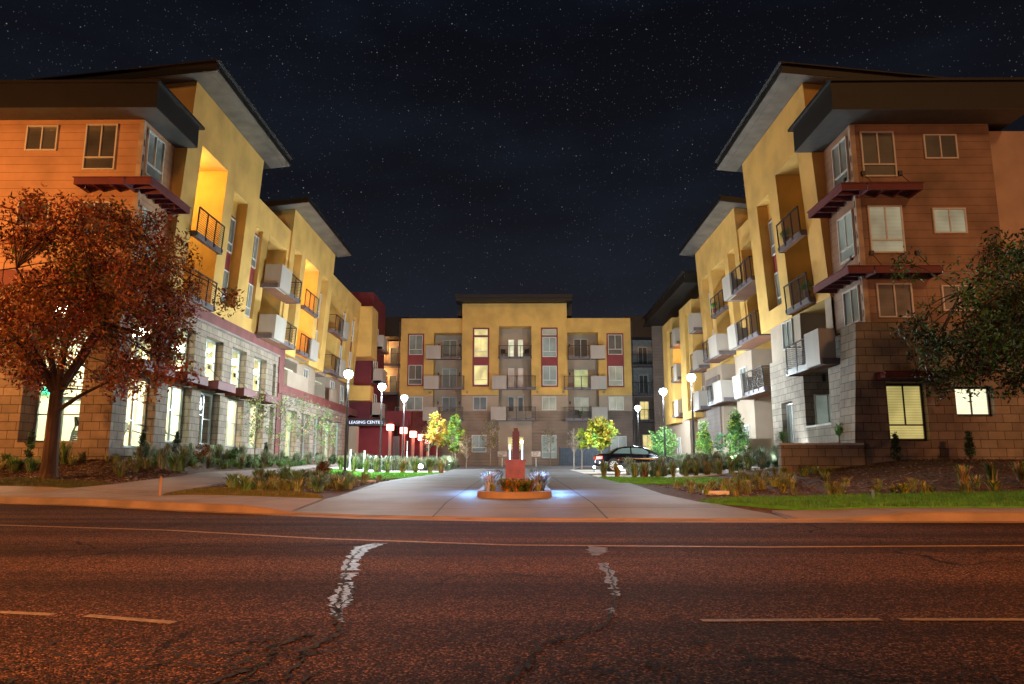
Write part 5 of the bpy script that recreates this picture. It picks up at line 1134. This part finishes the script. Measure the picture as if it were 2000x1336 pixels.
# fallen leaves
# ================================================================ MEDIAN PLANTER AND MONUMENT
def median():
    x0, x1, ya, yb_ = -.98, .78, 16.75, 26.5; cx = (x0+x1)/2
    def ring(off):
        P = []
        hw = (x1-x0)/2-off
        for k in range(13): a = math.pi+math.pi*k/12; P.append((cx+hw*math.cos(a), ya+.62+(.62-off)*math.sin(a)))
        P += [(cx+hw, yb_-.4-off), (cx+hw*.5, yb_-off), (cx-hw*.5, yb_-off), (cx-hw, yb_-.4-off)]; return P
    t = thing('planter_island', (cx, 21, .2), 'long concrete edged planter island in the middle of the drive', 'planter'); m = MB(); O = ring(0); I = ring(.16); O2 = ring(.02)
    n = len(O)
    for k in range(n):
        a, b = O[k], O[(k+1) % n]; c, d = I[k], I[(k+1) % n]; e, f = O2[k], O2[(k+1) % n]
        z = lambda p, h: H(*p)+h
        m.quad((*a, z(a, -.05)), (*b, z(b, -.05)), (*f, z(f, .15)), (*e, z(e, .15))); m.quad((*e, z(e, .15)), (*f, z(f, .15)), (*d, z(d, .16)), (*c, z(c, .16))); m.quad((*c, z(c, .16)), (*d, z(d, .16)), (*d, z(d, .05)), (*c, z(c, .05)))
    part(m, 'kerb_ring', KERB, t); m = MB(); m.v = [(*p, H(*p)+.11) for p in I]; m.f = [tuple(range(n))]; part(m, 'soil', MULCH, t)
    # plants
    r = random.Random(4)
    def cl(me_k, x, y, s_, lb):
        o = clump(x, y, me_k, s_, lb, 'plants in the planter island', 'plant'); o.location.z = H(x, y)+.1
    LV = clump_mesh('lavender', 190, .46, .34, ['lavender', 'lavender', 'bluegreen'], 12, .012); CM.append(LV); kL = len(CM)-1
    OR = clump_mesh('orange_flower', 150, .34, .34, ['olive', 'orange', 'rust', 'green'], 13, .022); CM.append(OR); kO = len(CM)-1
    for i, (x, y) in enumerate(((-.72, 18.3), (-.74, 19.2), (-.74, 20.2), (-.74, 21.3))): cl(kL, x, y, .95, 'pale lavender clump along the left rim of the planter island')
    for i, (x, y) in enumerate(((.52, 18.3), (.54, 19.2), (.54, 20.2), (.54, 21.3))): cl(kL, x, y, .95, 'blue lit lavender clump along the right rim of the planter island')
    for i, (x, y) in enumerate(((-.28, 17.7), (.0, 17.55), (.22, 17.7), (-.1, 18.5), (.15, 18.6), (-.32, 18.7))): cl(kO, x, y, .9, 'orange and rust foliage clump at the front of the planter island')
    for i, (x, y) in enumerate(((-.6, 17.6), (.45, 17.6))): cl(3, x, y, .8, 'dry grassy tuft in the front corner of the planter island, ' + ('left' if x < 0 else 'right'))
    for i, (x, y) in enumerate(((-.7, 25.2), (.55, 25.2))): cl(4, x, y, 1.1, 'olive green plant behind the monument, ' + ('left' if x < 0 else 'right'))
    for x in (-.75, .55):
        o = bpy.data.objects.new('magenta_plant', CM[kL]); sc.collection.objects.link(o); o.location = (x, 23.6, H(x, 23.6)+.1); o.scale = (.8, .8, .8); o['kind'] = 'thing'; tag(o, 'magenta lit low plant beside the monument base, ' + ('left' if x < 0 else 'right'), 'plant', 'plants in the planter island')
    # monument
    y = 24.0; z = H(0, y); mo = thing('monument_sign', (-.1, y, z), 'red block monument carrying a slim stepped tower between two glowing rods', 'monument')
    MR = mat('monument_red', (.26, .05, .022), .5, var=.12, scale=5)
    m = MB(); m.box(-.42, .20, y-.28, y+.28, z+.05, 1.06); part(m, 'base_block', MR, mo, None)
    m = MB(); m.box(-.46, .24, y-.32, y+.32, 1.06, 1.12); part(m, 'cap', MR, mo)
    m = MB(); m.box(-.20, .02, y-.1, y+.1, 1.12, 2.02); m.box(-.16, -.02, y-.06, y+.06, 2.02, 2.13)
    for k in range(9): m.box(-.215, .035, y-.115, y+.115, 1.16+k*.09, 1.185+k*.09)
    part(m, 'tower', mat('tower_rust', (.10, .03, .025), .6), mo)
    RG = emi('rod_glow', (.35, .6, 1), 9)
    for x in (-.285, .115): m = MB(); m.tube((x, y-.1, 1.125), (x, y-.1, 1.60), .017, n=8); part(m, 'light_rod', RG, mo)
    m = MB(); m.lathe((.10, y+.05, 1.62), [(.01, 0), (.05, .03), (.05, .10), (.01, .13)], 10); part(m, 'globe_lamp', emi('globe_warm', (1, .8, .3), 9), mo)
    for x in (-1.0, .8):
        for yy in (18.6, 20.3): point('rim_light', (x+(.28 if x > 0 else -.28), yy, H(0, yy)+.42), 48, (.22, .50, 1), .08, t)
        point('flower_light', (x+(-.1 if x > 0 else .1), 19.3, H(0, 19)+.85), 55, (.42, .68, 1), .08, t)
    for x in (-.62, .42): point('rod_light', (x, y-.6, 1.25), 2, (.5, .6, 1), .08, mo)
    for x in (-.75, .55): point('rod_light', (x, y-.15, .62), 1.6, (1, .08, .5), .05, mo)
median()
# ================================================================ LOW WALL, FENCE, SMALL COURT THINGS
t = thing('garden_wall', (11, 27, .5), 'low stone block wall running left from the battered stone corner', 'wall'); m = MB()
m.box(9.5, 12.5, 26.9, 27.25, .2, 1.66); part(m, 'blocks', STONE, t); m = MB(); m.box(9.44, 12.5, 26.85, 27.3, 1.663, 1.74); part(m, 'coping', CONW, t)
t = thing('metal_fence', (6, 69, 1), 'dark corrugated metal fence behind the black sedan', 'fence'); m = MB(); x = 3.8
DKM = mat('fence_metal', (.05, .06, .08), .4, metal=.3)
while x < 8.3: m.box(x, x+.09, 68.95, 69.02, .85, 2.6); m.box(x+.09, x+.16, 69.0, 69.04, .85, 2.6); x += .16
part(m, 'panel', DKM, t); m = MB(); m.box(3.75, 3.83, 68.9, 69.06, .8, 2.68); m.box(8.3, 8.38, 68.9, 69.06, .8, 2.68); part(m, 'posts', STEEL, t)
for x, lb in ((-1.38, 'small pale sign on a post, left of the monument'), (1.45, 'small pale sign on a post, right of the monument')):
    z = H(x, 62); t = thing('small_sign', (x, 62, z), lb, 'sign', 'small post signs'); m = MB(); m.tube((x, 62.03, z), (x, 62.03, z+.75), .035, n=8); part(m, 'post', FRAME, t)
    m = MB(); m.box(x-.38, x+.38, 61.97, 62.0, 1.72, 2.12); part(m, 'panel', mat('sign_pale', (.62, .50, .42), .5), t); m = MB()
    for k in range(3): m.box(x-.25, x+.25-.08*k, 61.96, 61.968, 2.02-.11*k, 2.05-.11*k)
    part(m, 'panel_lines', REDS, t)
BG = emi('bollard_glow', (.70, .88, 1), 2.2)
for x, y, lb in ((-10.2, 44.8, 'white glowing path bollard in front of the last stone pier'), (-9.45, 45.3, 'white glowing path bollard left of the bicycle rack'), (-8.6, 57.0, 'thin white post in front of the lantern row')):
    z = H(x, y); t = thing('bollard_light', (x, y, z), lb, 'bollard', 'pale bollards by the entrance path'); hh = 1.15 if y < 50 else 2.0; m = MB(); m.tube((x, y, z), (x, y, z+hh*.62), .055 if y < 50 else .04, n=10); part(m, 'glowing_post', BG, t)
    m = MB(); m.tube((x, y, z+hh*.62), (x, y, z+hh), .065 if y < 50 else .04, n=10); m.tube((x, y, z+hh), (x, y, z+hh+.03), .075, n=10); part(m, 'head', CONW, t)
t = thing('bicycle_rack', (-8.9, 46, H(-8.9, 46)), 'grey looped bicycle rack on the paved entrance walk', 'bicycle rack'); z = H(-8.9, 46)
for k in range(5):
    m = MB(); x = -9.3+k*.32; m.path([(x, 46, z), (x, 46, z+.6), (x+.03, 46.1, z+.82), (x+.03, 46.4, z+.9), (x+.03, 46.7, z+.82), (x, 46.8, z+.6), (x, 46.8, z)], [.028]*7, 6); part(m, 'loop', ALU, t)
def uplight(x, y, aim, power, col, lb, vis=True, spot=70):
    G_ = 1.6 if 'glaring' in lb else 1
    z = H(x, y); t = thing('ground_spotlight', (x, y, z), lb, 'spotlight', 'ground spotlights'); m = MB(); m.tube((x, y, z-.02), (x, y, z+.16), .02, n=6); part(m, 'stake', STEEL, t)
    m = MB(); m.lathe((x, y, z+.14), [(.04, 0), (.09, .05), (.10, .16)], 12); part(m, 'housing', STEEL, t)
    m = MB(); m.lathe((x, y-.01, z+.22), [(.02*G_, -.03*G_), (.085*G_, .0), (.085*G_, .085*G_), (.03*G_, .13*G_)], 12); m.build('lens', emi('spot_lens', (.9, 1, .95), 30 if vis else 8), t, smooth=True)
    point('spot_beam', (x, y-.05, z+.42), power, col, .05, t, spot=spot, aim=aim)
WL = (.95, 1, .85)
uplight(4.35, 42.9, (4.95, 44.6, 3.0), 520, WL, 'bright ground spotlight under the lime yellow tree', spot=95)
uplight(5.25, 38.6, (5.1, 44.5, 2.6), 260, WL, 'ground spotlight glaring by the rear wheel of the sedan')
uplight(-6.05, 45.8, (-5.6, 52.5, 3.2), 480, WL, 'large glaring ground spotlight before the yellow young tree', spot=95)
uplight(-5.0, 53.0, (-4.8, 56, 3.2), 320, WL, 'ground spotlight among the left young trees')
uplight(12.0, 32.6, (12.9, 36.5, 2.5), 480, (.8, .93, 1), 'added ground spotlight brightening the stone wall of the right wing', vis=False, spot=110)  # added lamp that lifts the bright zone on the stone
uplight(10.5, 36.6, (11.2, 38, 2.2), 160, (.85, 1, .9), 'ground spotlight in front of the tallest leafy shrub', vis=False, spot=100)
# markers and covers in the grass
for x, y, h, c, lb in ((-8.8, 18.25, .46, (.55, .30, .16), 'short orange marker stake at the corner of the footpath'), (7.6, 16.1, .2, (.10, .22, .40), 'thin blue marker stake in the street lawn')):
    z = H(x, y); t = thing('marker_stake', (x, y, z), lb, 'stake', 'marker stakes'); m = MB(); m.box(x-.025, x+.025, y-.012, y+.012, z-.02, z+h); m.quad((x-.025, y-.012, z+h), (x+.025, y-.012, z+h), (x, y, z+h+.03)); part(m, 'shaft', mat('stake_paint', c, .6), t)
for i, (x, y, lb) in enumerate(((5.1, 19.4, 'pale utility cover in the mulch right of the drive'), (-5.6, 27.5, 'pale utility cover in the mulch left of the drive'))):
    z = H(x, y); m = MB(); m.box(x-.3, x+.3, y-.2, y+.2, z-.05, z+.06); o = m.build('utility_cover', CONW, loc=(x, y, z), bevel=.01); tag(o, lb, 'cover', 'utility covers')
# ================================================================ GYM MACHINES BEHIND THE WINDOWS
def treadmill(x, y, lb, kind=0, rz=0):
    z = 1.37; t = thing('treadmill' if not kind else 'cable_machine', (0, 0, 0), lb, 'gym machine', 'gym machines behind the windows'); BK = MATS.get('gym_black') or mat('gym_black', (.05, .05, .055), .4)
    if not kind:
        m = MB(); m.box(-.9, .9, -.36, .36, .04, .20); part(m, 'deck', BK, t); m = MB(); m.box(-.85, .55, -.25, .25, .202, .21); part(m, 'belt', mat('gym_belt', (.02, .02, .02), .7) if 'gym_belt' not in MATS else MATS['gym_belt'], t)
        for s_ in (-1, 1): m = MB(); m.path([(.75, s_*.34, .1), (.62, s_*.36, .8), (.45, s_*.36, 1.2)], [.045, .04, .035], 8); part(m, 'upright', ALU, t); m = MB(); m.path([(.45, s_*.36, 1.12), (.1, s_*.36, 1.02), (-.15, s_*.36, .95)], [.03]*3, 8); part(m, 'handrail', BK, t)
        m = MB(); m.hexa([(.30, -.40, 1.12), (.52, -.40, 1.05), (.52, .40, 1.05), (.30, .40, 1.12), (.50, -.40, 1.42), (.58, -.40, 1.40), (.58, .40, 1.40), (.50, .40, 1.42)]); part(m, 'console', BK, t)
    else:
        m = MB()
        for a, b in ((-.6, -.3), (.6, -.3), (-.6, .4), (.6, .4)): m.box(a-.04, a+.04, b-.04, b+.04, 0, 2.1)
        m.box(-.64, .64, -.34, -.26, 2.1, 2.2); m.box(-.64, .64, .36, .44, 2.1, 2.2); m.box(-.05, .05, -.3, .4, 2.1, 2.2); part(m, 'frame', ALU, t)
        m = MB()
        for k in range(12): m.box(-.2, .2, .3, .42, .1+k*.07, .155+k*.07)
        part(m, 'weight_stack', BK, t); m = MB(); m.tube((0, .36, .9), (0, .36, 2.1), .012, n=5); m.tube((-.4, -.25, 1.9), (.4, -.25, 1.9), .02, n=6); part(m, 'bar', BK, t)
    t.location = (x, y, z); t.rotation_euler = (0, 0, rz)
for i, (x, y) in enumerate(((-16.4, 28.3), (-16.5, 31.4), (-16.5, 34.5), (-16.5, 37.7), (-16.5, 40.8))):
    treadmill(x, y, ['first', 'second', 'third', 'fourth', 'fifth'][i]+' treadmill behind the arcade windows counted from the stone corner', 0, R(180) if i % 2 else R(170))
treadmill(-17.3, 28.6, 'cable machine behind the wide street window beside the tree trunk', 1, .3); treadmill(-20.2, 29.2, 'cable machine behind the street window left of the tree trunk', 1, -.2)
# ================================================================ PARKED SEDAN
def sedan(x0, y0):
    z0 = H(7, y0)-.0; t = thing('parked_car', (x0+2.35, y0+.9, z0), 'black sedan parked across the court drive, its tail towards the lime tree', 'car')
    PB = mat('car_black', (.004, .004, .006), .14, var=.0, coat=.4, spec=.35); GL = mat('car_glass', (.10, .14, .135), .08, spec=.9, coat=1, var=0)
    TY = mat('tyre', (.015, .015, .015), .8); RIM = mat('alloy', (.55, .55, .57), .3, metal=.9); 
    CH = mat('chrome', (.7, .7, .72), .12, metal=1)
    def W(px, py, pz): return (x0+px, y0+py, z0+pz)
    def lerpt(tab, x):
        for (a, *b), (c, *d) in zip(tab, tab[1:]):
            if x <= c: u = (x-a)/(c-a); u = max(0, u); return [p+(q-p)*u for p, q in zip(b, d)]
        return list(tab[-1][1:])
    # x: bottom z, belt z, top (deck/bonnet) z, half width
    B = [(0, .42, .70, .86, .70), (.06, .34, .72, .96, .80), (.35, .26, .74, 1.02, .88), (.8, .22, .76, 1.03, .91), (1.5, .20, .76, 1.0, .92), (2.6, .20, .74, .96, .92), (3.4, .20, .72, .95, .91), (3.9, .22, .69, .90, .90), (4.35, .24, .65, .82, .86), (4.62, .30, .58, .72, .78), (4.72, .36, .52, .62, .66)]
    N_ = 40; m = MB(); rows = []
    for i in range(N_+1):
        x = 4.72*i/N_; zb, zm, zt, hw = lerpt(B, x)
        prof = [(hw*.86, zb), (hw*.97, zb+.08), (hw, (zb+zm)/2), (hw*1.0, zm-.03), (hw*.975, zm+.04), (hw*.93, zt-.06), (hw*.86, zt-.012), (hw*.55, zt+.012), (0, zt+.02)]
        pts = [(x, -a, b) for a, b in prof]+[(x, a, b) for a, b in prof[-2::-1]]; rows.append([W(p[0], p[1]+.92, p[2]) for p in pts])
    i0 = 0; k = len(rows[0])
    for rr in rows: m.v += rr
    for i in range(N_):
        for j in range(k-1): m.f.append((i*k+j, i*k+j+1, (i+1)*k+j+1, (i+1)*k+j))
    m.f.append(tuple(range(k))); m.f.append(tuple(N_*k+j for j in range(k))[::-1])
    m.build('body', PB, t, smooth=True)
    # greenhouse: x, z of roof, half width at roof
    G = [(.62, 1.0, .74), (.95, 1.17, .70), (1.35, 1.36, .64), (1.75, 1.435, .62), (2.3, 1.45, .62), (2.75, 1.41, .62), (3.1, 1.27, .66), (3.45, 1.08, .72), (3.68, .955, .76)]
    m = MB(); rows = []; n2 = 30
    for i in range(n2+1):
        x = .62+(3.68-.62)*i/n2; zr, hr = lerpt(G, x); zb = lerpt(B, x)[2]-.03; hb = lerpt(B, x)[3]*.88
        prof = [(hb, zb), (hb+(hr-hb)*.5, (zb+zr)/2+.01), (hr, zr-.03), (hr*.85, zr+.0), (hr*.4, zr+.02), (0, zr+.025)]
        rows.append([W(x, -a+.92, b) for a, b in prof]+[W(x, a+.92, b) for a, b in prof[-2::-1]])
    k = len(rows[0])
    for rr in rows: m.v += rr
    for i in range(n2):
        for j in range(k-1): m.f.append((i*k+j, i*k+j+1, (i+1)*k+j+1, (i+1)*k+j))
    m.build('cabin', PB, t, smooth=True)
    def side(pts, name, mt, off, parent=t, s_=-1):
        m = MB(); P = []
        for x, f in pts:
            zr, hr = lerpt(G, x); zb = lerpt(B, x)[2]-.03; hb = lerpt(B, x)[3]*.88; hh = hb+(hr-hb)*f; z = zb+(zr-.03-zb)*f+.01*math.sin(math.pi*f); P.append(W(x, .92+s_*(hh+off), z))
        m.quad(*P); return m.build(name, mt, parent)
    for s_ in (-1, 1):
        side([(.98, .22), (1.2, .14), (1.98, .13), (1.98, .88), (1.55, .88), (1.3, .80)], 'rear_side_window', GL, .012, s_=s_)
        side([(2.06, .13), (3.2, .13), (2.98, .62), (2.7, .86), (2.06, .88)], 'front_side_window', GL, .012, s_=s_)
        m = MB(); yy = .92+s_*.93; m.hexa([W(2.98, yy, .98), W(3.12, yy, .98), W(3.12, yy+s_*.16, .98), W(2.98, yy+s_*.16, .98), W(3.0, yy, 1.11), W(3.1, yy, 1.11), W(3.1, yy+s_*.15, 1.11), W(3.0, yy+s_*.15, 1.11)]); part(m, 'mirror', PB, t)
        for x in (1.75, 2.7): m = MB(); m.box(*[c for c in (x0+x, x0+x+.18)], *sorted((y0+.92+s_*.905, y0+.92+s_*.935)), z0+.80, z0+.83); part(m, 'door_handle', CH, t)
        m = MB(); m.box(x0+.95, x0+3.3, *sorted((y0+.92+s_*.85, y0+.92+s_*.868)), z0+.985, z0+1.0); part(m, 'window_trim', CH, t)
    m = MB(); m.quad(W(.66, .35, 1.035), W(.66, 1.49, 1.035), W(1.33, 1.44, 1.385), W(1.33, .40, 1.385)); part(m, 'rear_window', GL, t)
    m = MB(); m.quad(W(2.80, .40, 1.42), W(2.80, 1.44, 1.42), W(3.64, 1.55, .99), W(3.64, .29, .99)); part(m, 'windscreen', GL, t)
    TL = emi('tail_red', (.75, .03, .03), .55)
    for s_ in (-1, 1):
        m = MB(); yc = .92+s_*.66; m.hexa([W(-.015, yc-.17, .70), W(.30, .92+s_*.895 - (.02 if s_ > 0 else -.02)*0, .72), W(.30, .92+s_*.80, .72), W(-.015, yc+.14, .70), W(.0, yc-.17, .86), W(.34, .92+s_*.90, .86), W(.34, .92+s_*.80, .86), W(.0, yc+.14, .86)]); part(m, 'tail_light', TL, t)
        m = MB(); m.hexa([W(4.30, .92+s_*.62, .58), W(4.66, .92+s_*.52, .54), W(4.60, .92+s_*.78, .56), W(4.30, .92+s_*.875, .58), W(4.28, .92+s_*.62, .72), W(4.60, .92+s_*.52, .64), W(4.54, .92+s_*.78, .66), W(4.28, .92+s_*.872, .72)]); part(m, 'headlight', CH, t)
    m = MB(); m.box(x0-.02, x0+.0, y0+.66, y0+1.18, z0+.50, z0+.62); part(m, 'number_plate', FRAME, t)
    for wx in (.98, 3.78):
        for s_ in (-1, 1):
            yy = y0+.92+s_*.80; out = s_*.145; m = MB(); cx, cz = x0+wx, z0+.335
            m.tube((cx, yy+s_*.02, cz+.02), (cx, yy+s_*.125, cz+.02), .385, n=28); part(m, 'wheel_arch', TY, t)
            m = MB(); 
            for k in range(28):
                a, b = 2*math.pi*k/28, 2*math.pi*(k+1)/28; c = lambda q, rr, o: (cx+math.cos(q)*rr, yy+s_*o, cz+math.sin(q)*rr)
                m.quad(c(a, .335, 0), c(b, .335, 0), c(b, .335, .13), c(a, .335, .13)).quad(c(a, .335, .13), c(b, .335, .13), c(b, .31, .16), c(a, .31, .16)).quad(c(a, .31, .16), c(b, .31, .16), c(b, .245, .15), c(a, .245, .15)).quad(c(a, .245, .15), c(b, .245, .15), c(b, .24, .09), c(a, .24, .09))
            wh = m.build('wheel', TY, t)
            m = MB()
            for k in range(10):
                a = 2*math.pi*k/10; d = .13; c = lambda q, rr, o: (cx+math.cos(q)*rr, yy+s_*o, cz+math.sin(q)*rr)
                m.quad(c(a-.18, .05, .15), c(a+.18, .05, .15), c(a+.10, .235, .145), c(a-.10, .235, .145))
            m.tube((cx, yy+s_*.12, cz), (cx, yy+s_*.158, cz), .06, n=12)
            for k in range(28):
                a, b = 2*math.pi*k/28, 2*math.pi*(k+1)/28; m.quad(c(a, .225, .15), c(b, .225, .15), c(b, .25, .155), c(a, .25, .155))
            m.build('rim', RIM, wh)
sedan(4.55, 43.2)

# joints in the concrete
mb = MB()
def joint(a, b, off=.028, wd=.022):
    n = 10
    for k in range(n):
        p = (a[0]+(b[0]-a[0])*k/n, a[1]+(b[1]-a[1])*k/n); q = (a[0]+(b[0]-a[0])*(k+1)/n, a[1]+(b[1]-a[1])*(k+1)/n)
        L_ = math.hypot(q[0]-p[0], q[1]-p[1]); nx, ny = -(q[1]-p[1])/L_*wd/2, (q[0]-p[0])/L_*wd/2
        mb.quad((p[0]-nx, p[1]-ny, H(*p)+off), (q[0]-nx, q[1]-ny, H(*q)+off), (q[0]+nx, q[1]+ny, H(*q)+off), (p[0]+nx, p[1]+ny, H(*p)+off))
for x in (-19, -16, -13, -10.1, -7.2, -5.6): joint((x, kerb(x)+.2), (x+.3, kerb(x+.3)+2.5))
for x in (6.4, 8.3, 10.2, 12.1, 14): joint((x, kerb(x)+.2), (x, kerb(x)+1.4))
joint((-4.34, 14.4), (-4.34, 17.2), .03); joint((-3.2, 16.4), (3.2, 16.4), .022); joint((-9.35, 22), (-11.9, 22), .032); joint((-9.6, 25.4), (-11.2, 25.4), .032); joint((-10.0, 29.5), (-11.3, 29.5), .032); joint((-9.05, 19.2), (-12.3, 21.0), .032)
o = mb.build('pavement_joints', TARB); o['kind'] = 'structure'

# things left on the balconies
def rack(x, y, z):
    t = thing('shelf_rack', (x, y, z), 'open black shelf rack on the lower tower balcony of the right wing', 'shelf'); m = MB()
    for a in (0, .35):
        for b in (0, .9): m.box(x+a, x+a+.025, y+b, y+b+.025, z, z+1.9)
    part(m, 'frame', STEEL, t)
    for k in range(4): m = MB(); m.box(x, x+.375, y, y+.925, z+.3+k*.5, z+.32+k*.5); part(m, 'shelf', STEEL, t)
rack(13.5, 31.9, 8.2)
def pot(x, y, z, lb, leaf='fresh'):
    t = thing('potted_plant', (x, y, z), lb, 'plant', 'potted plants on the balconies'); m = MB(); m.lathe((x, y, z), [(.10, 0), (.14, .26), (.15, .28)], 12); part(m, 'pot', REDS, t)
    leaves_obj('leaves', [(x, y, z+.5), (x+.08, y, z+.62), (x-.06, y+.08, z+.45)], [.2, .16, .18], 160, .16, .06, [leaf], [1], t, 5)
pot(12.75, 33.7, 11.35, 'potted plant behind the rail of the upper tower balcony on the right'); pot(12.85, 31.9, 8.3, 'potted plant beside the shelf rack on the right tower balcony')
pot(13.6, 49.8, 11.4, 'potted plant on the second tower balcony of the right wing'); pot(-14.3, 43.6, 11.1, 'potted plant on the upper balcony with white panel, left wing')
pot(6.3, 73.3, 5.65, 'potted plant on the lowest right balcony of the central block')
def chair(x, y, z, lb, rz):
    t = thing('balcony_chair', (0, 0, 0), lb, 'chair', 'chairs on the balconies'); m = MB(); m.box(-.24, .24, -.24, .24, .40, .44); part(m, 'seat', STEEL, t); m = MB(); m.hexa([(-.24, .2, .44), (.24, .2, .44), (.24, .24, .44), (-.24, .24, .44), (-.24, .28, .9), (.24, .28, .9), (.24, .32, .9), (-.24, .32, .9)]); part(m, 'backrest', STEEL, t)
    for a in (-.21, .21):
        for b in (-.21, .21): m = MB(); m.tube((a, b, 0), (a, b, .4), .016, n=6); part(m, 'leg', STEEL, t)
    t.location = (x, y, z); t.rotation_euler = (0, 0, rz)
chair(-1.5, 73.9, 11.85, 'left dark chair on the top middle balcony of the central block', .3); chair(.75, 73.9, 11.85, 'right dark chair on the top middle balcony of the central block', -.4); chair(5.9, 73.5, 5.6, 'dark chair on the lowest right balcony of the central block', .2)

# vents, downpipes and wall lights on the blocks
for u, z in ((-6.55, 11.35), (-6.55, 8.35), (-9.0, 8.25), (-5.2, 8.3), (1.9, 8.3), (4.5, 8.3), (8.6, 8.3)):
    m = MB(); m.tube((u, 73.9+.0, z), (u, 73.62, z), .11, n=12); part(m, 'vent', mat('vent_paint', (.30, .20, .08), .6) if 'vent_paint' not in MATS else MATS['vent_paint'], CR)
for u in (-8.3, 5.3, 1.0, -6.1):
    for z in (7.6, 10.6, 13.6): m = MB(); m.box(u-.07, u+.07, 75.3, 75.42, z-.4, z-.1); part(m, 'wall_light', STEEL, CR)
m = MB(); m.tube((-12.2, 73.9, 1.0), (-12.2, 73.9, 15.6), .06, n=8); part(m, 'rain_pipe', BRZ, CR)
m = MB(); m.tube((11.6, 73.9, 1.0), (11.6, 73.9, 15.6), .06, n=8); part(m, 'rain_pipe', BRZ, CR)
